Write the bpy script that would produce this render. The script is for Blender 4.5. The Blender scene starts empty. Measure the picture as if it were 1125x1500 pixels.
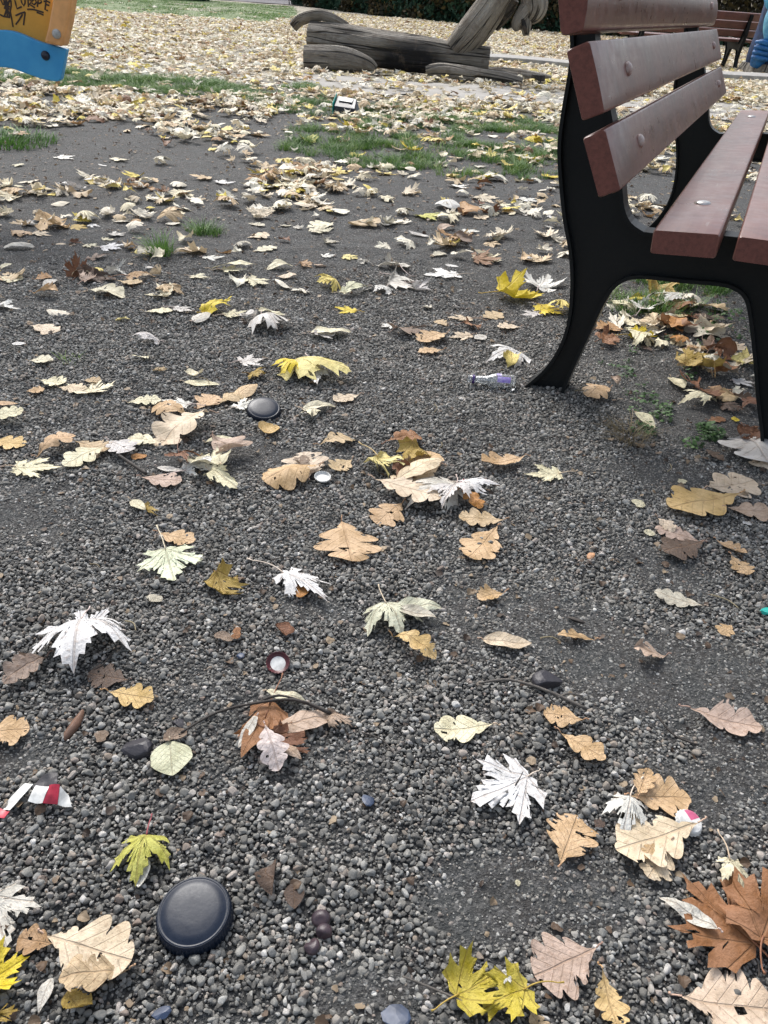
EXPO = 0.8
import bpy, bmesh, math, random
import numpy as np
from mathutils import Vector, Matrix
random.seed(7); RS = np.random.RandomState(11)
PI = math.pi; R = math.radians
C = bpy.context.scene.collection
scene = bpy.context.scene

# ------------------------------------------------------------------ helpers
def link(o, parent=None):
    C.objects.link(o)
    if parent is not None: o.parent = parent
    return o
def mesh_obj(name, verts, faces, mat=None, parent=None, smooth=False, uvs=None, attrs=None, fmat=None):
    me = bpy.data.meshes.new(name)
    me.from_pydata([tuple(v) for v in verts], [], [tuple(int(i) for i in f) for f in faces])
    if uvs is not None:
        ul = me.uv_layers.new(name='UVMap')
        uv = np.asarray(uvs, dtype=np.float32)
        li = np.empty(len(me.loops), dtype=np.int32); me.loops.foreach_get('vertex_index', li)
        ul.data.foreach_set('uv', uv[li].ravel())
    if attrs:
        for k, vals in attrs.items():
            a = me.attributes.new(k, 'FLOAT', 'POINT'); a.data.foreach_set('value', np.asarray(vals, dtype=np.float32))
    if smooth: me.polygons.foreach_set('use_smooth', [True]*len(me.polygons))
    if mat is not None:
        for m in (mat if isinstance(mat, (list, tuple)) else [mat]): me.materials.append(m)
    if fmat is not None: me.polygons.foreach_set('material_index', fmat)
    me.update()
    return link(bpy.data.objects.new(name, me), parent)
def tag(o, label=None, cat=None, group=None, kind=None):
    if label: o['label'] = label
    if cat: o['category'] = cat
    if group: o['group'] = group
    if kind: o['kind'] = kind
    return o
def thing(name, label, cat, loc, rz=0, group=None):
    o = bpy.data.objects.new(name, None); o.empty_display_size = .1
    o.location = loc; o.rotation_euler = (0, 0, rz)
    link(o); return tag(o, label, cat, group)
def bevel_obj(o, w, seg=2):
    m = o.modifiers.new('bevel', 'BEVEL'); m.width = w; m.segments = seg; m.limit_method = 'ANGLE'; m.angle_limit = R(35)
    return o
def hashn(ix, iy, seed):
    n = (ix.astype(np.int64)*374761393 + iy.astype(np.int64)*668265263 + seed*982451653) & 0xffffffff
    n = ((n ^ (n >> 13))*1274126177) & 0xffffffff
    n = (n ^ (n >> 16)) & 0xffff
    return n/65535.0
def vn(x, y, s, seed=0):
    x = np.asarray(x, float)*s; y = np.asarray(y, float)*s
    ix = np.floor(x).astype(np.int64); iy = np.floor(y).astype(np.int64); fx = x-ix; fy = y-iy
    fx = fx*fx*(3-2*fx); fy = fy*fy*(3-2*fy)
    a = hashn(ix, iy, seed); b = hashn(ix+1, iy, seed); c = hashn(ix, iy+1, seed); d = hashn(ix+1, iy+1, seed)
    return (a*(1-fx)+b*fx)*(1-fy)+(c*(1-fx)+d*fx)*fy
def sst(a, b, x):
    t = np.clip((np.asarray(x, float)-a)/(b-a), 0, 1); return t*t*(3-2*t)

# ground relief (metres); low amplitude, soft
def gh(x, y):
    x = np.asarray(x, float); y = np.asarray(y, float)
    near = 1-sst(3.2, 5.0, np.abs(y-.5))
    h = .030*(vn(x, y, 1.3, 1)-.5) + .012*(vn(x, y, 5, 2)-.5)
    h = h + near*(.007*(vn(x, y, 17, 3)-.5)+.004*(vn(x, y, 45, 4)-.5))
    # little mound of gravel at the rear foot of the bench
    h = h + .03*np.exp(-(((x-.46)/.16)**2+((y-1.78)/.14)**2))
    return h
def ghs(x, y): return float(gh(x, y))

# ------------------------------------------------------------------ node helpers
class NT:
    def __init__(s, name):
        s.m = bpy.data.materials.new(name); s.m.use_nodes = True
        s.t = s.m.node_tree; s.t.nodes.clear()
        s.out = s.t.nodes.new('ShaderNodeOutputMaterial')
    def n(s, typ, **kw):
        nd = s.t.nodes.new(typ)
        for k, v in kw.items(): setattr(nd, k, v)
        return nd
    def set(s, sock, v):
        if v is None: return
        if isinstance(v, bpy.types.NodeSocket): s.t.links.new(v, sock)
        else:
            if isinstance(v, (tuple, list)) and len(v) == 3 and sock.type == 'RGBA': v = (*v, 1)
            sock.default_value = v
    def math(s, op, a, b=None, c=None, clamp=False):
        nd = s.n('ShaderNodeMath', operation=op, use_clamp=clamp)
        for i, v in enumerate((a, b, c)):
            if v is not None: s.set(nd.inputs[i], v)
        return nd.outputs[0]
    def mix(s, f, a, b, blend='MIX'):
        nd = s.n('ShaderNodeMix', data_type='RGBA', blend_type=blend)
        s.set(nd.inputs[0], f); s.set(nd.inputs[6], a); s.set(nd.inputs[7], b); return nd.outputs[2]
    def noise(s, vec, scale, detail=3, rough=.55, out=0):
        nd = s.n('ShaderNodeTexNoise'); s.set(nd.inputs['Vector'], vec); nd.inputs['Scale'].default_value = scale
        nd.inputs['Detail'].default_value = detail; nd.inputs['Roughness'].default_value = rough; return nd.outputs[out]
    def ramp(s, f, stops, interp='LINEAR'):
        nd = s.n('ShaderNodeValToRGB'); cr = nd.color_ramp; cr.interpolation = interp
        while len(cr.elements) < len(stops): cr.elements.new(.5)
        for e, (p, c) in zip(cr.elements, stops):
            e.position = p; e.color = (*c, 1) if len(c) == 3 else c
        s.set(nd.inputs[0], f); return nd.outputs[0]
    def rng(s, v, a, b, c=0., d=1.):
        nd = s.n('ShaderNodeMapRange', interpolation_type='SMOOTHSTEP'); s.set(nd.inputs[0], v)
        for i, q in enumerate((a, b, c, d)): nd.inputs[i+1].default_value = q
        return nd.outputs[0]
    def bump(s, h, strength=.5, dist=.002, nrm=None):
        nd = s.n('ShaderNodeBump'); nd.inputs['Strength'].default_value = strength; nd.inputs['Distance'].default_value = dist
        s.set(nd.inputs['Height'], h); s.set(nd.inputs['Normal'], nrm) if nrm is not None else None; return nd.outputs[0]
    def bsdf(s, col, rough=.7, nrm=None, **kw):
        b = s.n('ShaderNodeBsdfPrincipled'); s.set(b.inputs['Base Color'], col); s.set(b.inputs['Roughness'], rough)
        if nrm is not None: s.set(b.inputs['Normal'], nrm)
        for k, v in kw.items(): s.set(b.inputs[k.replace('_', ' ')], v)
        s.t.links.new(b.outputs[0], s.out.inputs[0]); return b
def V(nt, a=(0, 0, 0), vec=None, scale=(1, 1, 1)):
    m = nt.n('ShaderNodeMapping'); nt.set(m.inputs[0], vec); m.inputs[3].default_value = scale
    if isinstance(a, bpy.types.NodeSocket): nt.set(m.inputs[1], a)
    else: m.inputs[1].default_value = a
    return m.outputs[0]

# ------------------------------------------------------------------ materials
def mat_soil():
    t = NT('dark_soil'); g = t.n('ShaderNodeNewGeometry'); p = g.outputs['Position']
    sep = t.n('ShaderNodeSeparateXYZ'); t.set(sep.inputs[0], p); Y = sep.outputs[1]; X = sep.outputs[0]
    n1 = t.noise(p, 2.2, 4); n2 = t.noise(p, 14, 4, .6); n3 = t.noise(p, 150, 4, .7); n4 = t.noise(p, 500, 2, .6)
    base = t.mix(n1, (.022, .024, .024), (.066, .070, .070))
    base = t.mix(t.rng(n2, .38, .6), base, (.040, .038, .036))
    base = t.mix(t.rng(n3, .42, .72), base, (.135, .133, .13))
    # small stones embedded in the soil
    vo = t.n('ShaderNodeTexVoronoi'); t.set(vo.inputs['Vector'], p); vo.inputs['Scale'].default_value = 120
    vr = t.n('ShaderNodeSeparateColor'); t.set(vr.inputs[0], vo.outputs['Color'])
    stone = t.math('MULTIPLY', t.math('LESS_THAN', t.math('ADD', vo.outputs['Distance'], t.math('MULTIPLY', n4, .5)), .55), t.math('GREATER_THAN', vr.outputs[0], .72))
    stc = t.ramp(vr.outputs[1], [(0, (.08, .08, .08)), (.6, (.19, .185, .175)), (.9, (.30, .29, .27)), (1, (.5, .5, .48))])
    near = t.rng(Y, 3.0, 7.0, 1, .35)
    base = t.mix(t.math('MULTIPLY', stone, near), base, stc)
    vo2 = t.n('ShaderNodeTexVoronoi'); t.set(vo2.inputs['Vector'], p); vo2.inputs['Scale'].default_value = 55
    vr2 = t.n('ShaderNodeSeparateColor'); t.set(vr2.inputs[0], vo2.outputs['Color'])
    st2 = t.math('MULTIPLY', t.math('LESS_THAN', t.math('ADD', vo2.outputs['Distance'], t.math('MULTIPLY', n3, .12)), .22), t.math('GREATER_THAN', vr2.outputs[0], .95))
    base = t.mix(st2, base, (.22, .215, .2))
    # towards the leafy play ground the earth is paler and dusty
    farm = t.rng(t.math('ADD', Y, t.math('MULTIPLY', n1, 1.5)), 7.5, 10.5)
    base = t.mix(farm, base, t.mix(n2, (.26, .24, .19), (.40, .36, .29)))
    h = t.math('ADD', t.math('MULTIPLY', n3, .8), t.math('ADD', t.math('MULTIPLY', stone, .8), t.math('ADD', t.math('MULTIPLY', n2, 1.2), t.math('MULTIPLY', n4, .4))))
    t.bsdf(base, .86, t.bump(t.math('ADD', h, t.math('MULTIPLY', t.noise(p, 38, 5, .7), 2.2)), 1., .006), Specular_IOR_Level=.35)
    return t.m
def mat_pebble():
    t = NT('grey_pebbles'); oi = t.n('ShaderNodeObjectInfo'); tc = t.n('ShaderNodeTexCoord')
    r = oi.outputs['Random']
    c = t.ramp(r, [(0, (.05, .049, .047)), (.2, (.105, .103, .097)), (.40, (.21, .206, .19)), (.58, (.33, .325, .30)), (.70, (.145, .15, .15)),
                   (.79, (.47, .465, .435)), (.87, (.27, .215, .165)), (.91, (.66, .65, .62)), (.985, (.25, .18, .14)), (1, (.72, .72, .68))])
    off = t.n('ShaderNodeCombineXYZ'); t.set(off.inputs[0], t.math('MULTIPLY', r, 57)); 
    v = V(t, off.outputs[0], tc.outputs['Object'])
    n = t.noise(v, 1.6, 4, .7); n2 = t.noise(v, 9, 3, .7)
    c = t.mix(t.rng(n, .3, .75), t.mix(.4, c, (.08, .077, .072)), c)
    c = t.mix(t.rng(n2, .55, .75, 0, .35), c, (.34, .33, .31))
    g = t.n('ShaderNodeNewGeometry')     # dried mud clinging to the stones
    d_ = t.noise(g.outputs['Position'], 26, 5, .7); c = t.mix(t.rng(d_, .42, .66, 0, .65), c, (.150, .143, .128))
    t.bsdf(c, .78, t.bump(n2, .6, .0015), Specular_IOR_Level=.3)
    return t.m
def mat_leaf(kind, stuff=False):
    t = NT('leaf_'+kind+('_litter' if stuff else '')); oi = t.n('ShaderNodeObjectInfo'); uv = t.n('ShaderNodeUVMap')
    r = oi.outputs['Random']
    off = t.n('ShaderNodeCombineXYZ'); t.set(off.inputs[0], t.math('MULTIPLY', r, 91)); t.set(off.inputs[1], t.math('MULTIPLY', r, 37))
    v = V(t, off.outputs[0], uv.outputs[0])
    if stuff:
        col = t.ramp(r, [(0, (.85, .80, .67)), (.2, (.80, .73, .53)), (.36, (.70, .56, .37)), (.46, (.80, .66, .22)), (.52, (.82, .78, .64)),
                         (.68, (.42, .25, .12)), (.72, (.76, .66, .50)), (.84, (.62, .46, .28)), (.90, (.80, .66, .14)), (.94, (.22, .11, .06)), (.97, (.62, .52, .30))], 'CONSTANT')
    else: col = oi.outputs['Color']
    if stuff:
        gp = t.n('ShaderNodeNewGeometry'); wn = t.noise(gp.outputs['Position'], .9, 3, .65)
        col = t.mix(t.rng(wn, .45, .68, 0, .5), col, (.50, .36, .21))
    n1 = t.noise(v, 3.0, 3, .6); n2 = t.noise(v, 14, 4, .65); n3 = t.noise(v, 55, 2, .6)
    hsv = t.n('ShaderNodeHueSaturation'); hsv.inputs['Saturation'].default_value = 1.15; hsv.inputs['Value'].default_value = .72; t.set(hsv.inputs['Color'], col)
    c = t.mix(t.rng(n1, .35, .7, 0, .4 if stuff else 1.), col, hsv.outputs[0])
    hb = t.mix(.55, hsv.outputs[0], (.22, .11, .05))
    c = t.mix(t.rng(n2, .52, .70, 0, .3 if stuff else .6), c, hb)
    # dry edges
    ea = t.n('ShaderNodeAttribute', attribute_name='edge'); e = t.math('ADD', ea.outputs['Fac'], t.math('MULTIPLY', t.math('SUBTRACT', n2, .5), .9))
    c = t.mix(t.rng(e, .95, 1.25, 0, .65), c, hb)
    c = t.mix(t.rng(t.noise(v, 6, 5, .75), .56, .72, 0, .55), c, t.mix(.5, c, (.10, .085, .07)))
    # small dark spots
    c = t.mix(t.math('MULTIPLY', t.rng(n3, .655, .70, 0, .8), t.rng(n1, .40, .5)), c, (.09, .055, .035))
    sp = t.n('ShaderNodeSeparateXYZ'); t.set(sp.inputs[0], uv.outputs[0]); x, y = sp.outputs[0], sp.outputs[1]
    ax = t.math('ABSOLUTE', x)
    if kind == 'oak':
        mid = t.math('SUBTRACT', 1., t.rng(ax, .006, .018))
        ph = t.math('MULTIPLY', t.math('SUBTRACT', y, t.math('MULTIPLY', ax, 1.0)), 7.)
        fr = t.math('ABSOLUTE', t.math('SUBTRACT', t.math('FRACT', ph), .5))
        side = t.math('MULTIPLY', t.math('SUBTRACT', 1., t.rng(fr, .02, .07)), .6)
        vein = t.math('MAXIMUM', mid, side)
    else:
        ds = []
        for a in (0, 46, 88):
            s_, c_ = math.sin(R(a)), math.cos(R(a))
            d = t.math('ABSOLUTE', t.math('SUBTRACT', t.math('MULTIPLY', ax, c_), t.math('MULTIPLY', y, s_)))
            ds.append(d)
        d = t.math('MINIMUM', t.math('MINIMUM', ds[0], ds[1]), ds[2])
        vein = t.math('SUBTRACT', 1., t.rng(d, .005, .018))
    dk = t.mix(.6, hsv.outputs[0], (.30, .17, .09))
    c = t.mix(t.math('MULTIPLY', vein, .42), c, dk)
    h = t.math('ADD', t.math('MULTIPLY', n2, 1.), t.math('MULTIPLY', vein, -.5))
    nr = t.bump(h, .8, .003)
    b = t.n('ShaderNodeBsdfPrincipled'); t.set(b.inputs['Base Color'], c); b.inputs['Roughness'].default_value = .55
    b.inputs['Specular IOR Level'].default_value = .3; t.set(b.inputs['Normal'], nr)
    tr = t.n('ShaderNodeBsdfTranslucent'); t.set(tr.inputs[0], c)
    mx = t.n('ShaderNodeMixShader'); mx.inputs[0].default_value = .14
    t.t.links.new(b.outputs[0], mx.inputs[1]); t.t.links.new(tr.outputs[0], mx.inputs[2]); t.t.links.new(mx.outputs[0], t.out.inputs[0])
    return t.m
def mat_simple(name, col, rough=.6, nscale=20, namt=.25, bump=.3, bdist=.002, col2=None, **kw):
    t = NT(name); tc = t.n('ShaderNodeTexCoord'); n = t.noise(tc.outputs['Object'], nscale, 4, .65)
    c2 = col2 or tuple(q*(1-namt*1.6) for q in col)
    c = t.mix(t.rng(n, .3, .72), col, c2)
    n2 = t.noise(tc.outputs['Object'], nscale*6, 3, .6)
    rr = t.math('ADD', t.math('MULTIPLY', n2, .2), rough-.1)
    t.bsdf(c, rr, t.bump(t.math('ADD', n, t.math('MULTIPLY', n2, .4)), bump, bdist), **kw)
    return t.m
def mat_stem():
    t = NT('leaf_stem'); oi = t.n('ShaderNodeObjectInfo'); t.bsdf(oi.outputs['Color'], .6); return t.m
def mat_oldwood():
    t = NT('weathered_wood'); uv = t.n('ShaderNodeUVMap'); v = V(t, (0, 0, 0), uv.outputs[0], (1, 1, 1))
    g1 = t.noise(V(t, (0, 0, 0), uv.outputs[0], (13, 1.2, 1)), 1, 6, .72)
    g2 = t.noise(V(t, (3, 1, 0), uv.outputs[0], (90, 4, 1)), 1, 4, .6)
    g3 = t.noise(uv.outputs[0], 3, 3, .6)
    c = t.ramp(g1, [(.25, (.065, .05, .038)), (.42, (.20, .175, .142)), (.6, (.33, .30, .255)), (.8, (.42, .405, .37))])
    c = t.mix(t.rng(g2, .55, .75, 0, .55), c, (.09, .075, .06))
    c = t.mix(t.rng(g3, .45, .7, 0, .5), c, (.15, .13, .10))
    sc = t.n('ShaderNodeAttribute', attribute_name='scorch_shade')
    c = t.mix(t.math('MULTIPLY', sc.outputs['Fac'], t.rng(g3, .1, .5, .8, 1)), c, (.012, .011, .012))  # charred wood, plus shade painted on the throat and in the mouth
    ck = t.math('ABSOLUTE', t.math('SUBTRACT', t.noise(V(t, (7, 2, 0), uv.outputs[0], (11, .55, 1)), 1, 2, .5), .5))
    crk = t.math('SUBTRACT', 1., t.rng(ck, .006, .022)); c = t.mix(crk, c, (.02, .017, .014))
    c = t.mix(t.rng(t.noise(uv.outputs[0], 7, 4, .7), .5, .65, 0, .55), c, (.13, .10, .075))
    t.bsdf(c, .85, t.bump(t.math('ADD', t.math('MULTIPLY', crk, -1.2), t.math('ADD', g1, t.math('MULTIPLY', g2, .5))), 1., .06))
    return t.m
def mat_slat():
    t = NT('brown_painted_slat'); tc = t.n('ShaderNodeTexCoord'); o = tc.outputs['Object']
    gr = t.noise(V(t, (0, 0, 0), o, (60, 3, 60)), 1, 4, .6); n = t.noise(o, 5, 4, .6); n3 = t.noise(o, 260, 2, .6); n4 = t.noise(o, 28, 3, .6)
    c = t.mix(t.rng(n, .3, .7), (.18, .074, .057), (.125, .055, .044))
    c = t.mix(t.rng(gr, .45, .7, 0, .45), c, (.22, .115, .085))
    c = t.mix(t.rng(n4, .6, .75, 0, .15), c, (.22, .17, .15))
    c = t.mix(t.rng(n3, .68, .75, 0, .6), c, (.06, .035, .03))
    sc_ = t.noise(V(t, (2, 0, 1), o, (90, 9, 90)), 1, 2, .5)
    c = t.mix(t.rng(sc_, .70, .74, 0, .5), c, (.30, .24, .21))
    c = t.mix(t.rng(t.noise(o, 11, 5, .75), .52, .7, 0, .5), c, (.075, .045, .038))
    rr = t.math('ADD', t.math('MULTIPLY', n4, .35), .16)
    t.bsdf(c, rr, t.bump(t.math('ADD', t.math('MULTIPLY', gr, .5), t.math('MULTIPLY', n3, .3)), .25, .0015), Specular_IOR_Level=.45)
    return t.m
M = {}
M['soil'] = mat_soil(); M['pebble'] = mat_pebble()
for k in ('oak', 'maple'): M[k] = mat_leaf(k); M[k+'L'] = mat_leaf(k, True)
M['slatend'] = mat_simple('slat_end_grain', (.19, .076, .060), .8, 150, .3, .6, .0015, col2=(.13, .055, .045), Specular_IOR_Level=.2)
M['stem'] = mat_stem(); M['wood'] = mat_oldwood(); M['slat'] = mat_slat()
M['iron'] = mat_simple('black_cast_iron', (.006, .008, .010), .40, 120, .3, .25, .001, col2=(.008, .010, .011), Specular_IOR_Level=.22)
M['steel'] = mat_simple('bright_bolt', (.62, .60, .57), .3, 60, .3, .1, .0005, Metallic=.85)
M['bbolt'] = mat_simple('painted_bolt', (.30, .17, .14), .35, 80, .3, .1, .0005, col2=(.45, .38, .34))
M['lid'] = mat_simple('black_plastic', (.0035, .009, .022), .3, 45, .2, .25, .0006, col2=(.012, .018, .032), Specular_IOR_Level=.25)
M['slate'] = mat_simple('dark_slate', (.030, .028, .036), .5, 30, .3, .6, .002)
M['blue'] = mat_simple('blue_scrap', (.025, .045, .095), .45, 30, .3, .3, .001)
M['teal'] = mat_simple('teal_scrap', (.02, .40, .34), .4, 30, .2, .3, .001)
M['white'] = mat_simple('white_enamel', (.74, .74, .71), .4, 70, .25, .2, .0006)
M['red'] = mat_simple('red_paint', (.50, .03, .06), .4, 60, .3, .2, .0006)
M['dred'] = mat_simple('dark_red_paint', (.10, .012, .018), .35, 60, .3, .2, .0006)
M['pink'] = mat_simple('pink_paint', (.62, .12, .24), .4, 60, .2, .2, .0006)
M['purple'] = mat_simple('purple_label', (.20, .13, .50), .4, 90, .3, .1, .0004, col2=(.55, .50, .75))
M['dpurple'] = mat_simple('dark_purple_band', (.06, .03, .16), .4, 60, .2, .1, .0004)
M['magenta'] = mat_simple('magenta_label', (.50, .03, .30), .4, 90, .3, .1, .0004)
M['berry'] = mat_simple('dark_berry', (.030, .020, .028), .45, 40, .4, .5, .002, col2=(.06, .035, .04))
M['pod'] = mat_simple('brown_pod', (.20, .105, .065), .6, 30, .35, .5, .002)
M['twig'] = mat_simple('grey_twig', (.13, .115, .10), .75, 60, .4, .5, .001)
M['dtwig'] = mat_simple('dark_twig', (.045, .036, .03), .75, 60, .4, .5, .001)
M['chip'] = mat_simple('orange_chip', (.48, .25, .12), .6, 50, .3, .3, .001)
M['orange'] = mat_simple('orange_panel_paint', (.72, .36, .05), .38, 9, .25, .15, .001, col2=(.58, .29, .045))
M['orangep'] = mat_simple('orange_post_paint', (.85, .43, .16), .4, 14, .15, .15, .001, col2=(.62, .30, .11))
M['bluep'] = mat_simple('sky_blue_board', (.035, .29, .60), .42, 12, .15, .15, .001, col2=(.06, .36, .66))
M['bcap'] = mat_simple('black_cap', (.012, .016, .035), .3, 40, .2, .1, .001)
M['wcap'] = mat_simple('grey_cap', (.55, .55, .52), .4, 60, .3, .1, .001)
M['ink'] = mat_simple('black_ink', (.045, .022, .012), .5, 60, .2, .1, .0005)
M['concrete'] = mat_simple('pale_concrete', (.36, .345, .32), .85, 9, .2, .5, .004)
M['sand'] = mat_simple('dusty_sand', (.34, .325, .30), .9, 3.5, .18, .5, .004, col2=(.25, .235, .21))
M['asphalt'] = mat_simple('grey_asphalt', (.11, .105, .115), .85, 4, .2, .3, .003)
M['tblue'] = mat_simple('worn_blue_paint', (.025, .17, .36), .6, 9, .5, .6, .01, col2=(.06, .36, .48))
M['tdark'] = mat_simple('deep_blue_paint', (.012, .04, .12), .6, 12, .4, .5, .01)
M['tlight'] = mat_simple('pale_blue_paint', (.16, .42, .52), .6, 14, .4, .5, .01, col2=(.06, .25, .42))
M['tbright'] = mat_simple('bright_blue_paint', (.008, .13, .38), .55, 14, .3, .5, .01)
t = NT('clear_glass'); b = t.bsdf((.93, .96, .98), .04); b.inputs['Transmission Weight'].default_value = .92; b.inputs['IOR'].default_value = 1.45; M['glass'] = t.m
def mat_green(name, a, b, c):
    t = NT(name); oi = t.n('ShaderNodeObjectInfo'); g = t.n('ShaderNodeNewGeometry')
    n = t.noise(g.outputs['Position'], 9, 3, .6)
    col = t.ramp(t.math('ADD', t.math('MULTIPLY', oi.outputs['Random'], .6), t.math('MULTIPLY', n, .4)), [(.2, a), (.5, b), (.8, c)])
    bs = t.n('ShaderNodeBsdfPrincipled'); t.set(bs.inputs[0], col); bs.inputs['Roughness'].default_value = .6
    tr = t.n('ShaderNodeBsdfTranslucent'); t.set(tr.inputs[0], col); mx = t.n('ShaderNodeMixShader'); mx.inputs[0].default_value = .25
    t.t.links.new(bs.outputs[0], mx.inputs[1]); t.t.links.new(tr.outputs[0], mx.inputs[2]); t.t.links.new(mx.outputs[0], t.out.inputs[0])
    return t.m
M['grass'] = mat_green('grass_blade', (.05, .11, .022), (.09, .20, .04), (.19, .28, .07))
M['weed'] = mat_green('weed_leaf', (.03, .07, .02), (.05, .12, .03), (.09, .17, .05))
M['drygrass'] = mat_green('dry_grass', (.14, .105, .055), (.24, .19, .10), (.32, .27, .16))
def mat_hedge(name, stops):
    t = NT(name); g = t.n('ShaderNodeNewGeometry'); w = t.n('ShaderNodeTexWhiteNoise', noise_dimensions='3D')
    n = t.noise(g.outputs['Position'], 1.2, 3, .6); a = t.n('ShaderNodeAttribute', attribute_name='rnd')
    c = t.ramp(t.math('ADD', t.math('MULTIPLY', a.outputs['Fac'], .6), t.math('MULTIPLY', n, .4)), stops)
    t.bsdf(c, .7, Specular_IOR_Level=.2); return t.m
M['hedge'] = mat_hedge('hedge_leaf', [(.1, (.012, .014, .008)), (.4, (.035, .030, .016)), (.6, (.06, .045, .022)), (.8, (.11, .085, .03)), (.95, (.30, .24, .07))])
M['ivy'] = mat_hedge('ivy_leaf', [(.1, (.008, .022, .014)), (.5, (.02, .055, .032)), (.8, (.045, .09, .055)), (1, (.10, .16, .10))])
def mat_lawn():
    t = NT('lawn_turf'); g = t.n('ShaderNodeNewGeometry'); p = g.outputs['Position']
    n = t.noise(p, .8, 4, .6); n2 = t.noise(p, 9, 4, .7)
    c = t.mix(t.rng(n, .3, .7), (.09, .14, .05), (.15, .19, .08)); c = t.mix(t.rng(n2, .5, .7, 0, .7), c, (.26, .24, .15))
    t.bsdf(c, .9, t.bump(n2, .6, .03)); return t.m
M['lawn'] = mat_lawn()
M['debris'] = mat_green('dead_crumbs', (.035, .022, .015), (.12, .075, .045), (.34, .26, .17))
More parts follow.
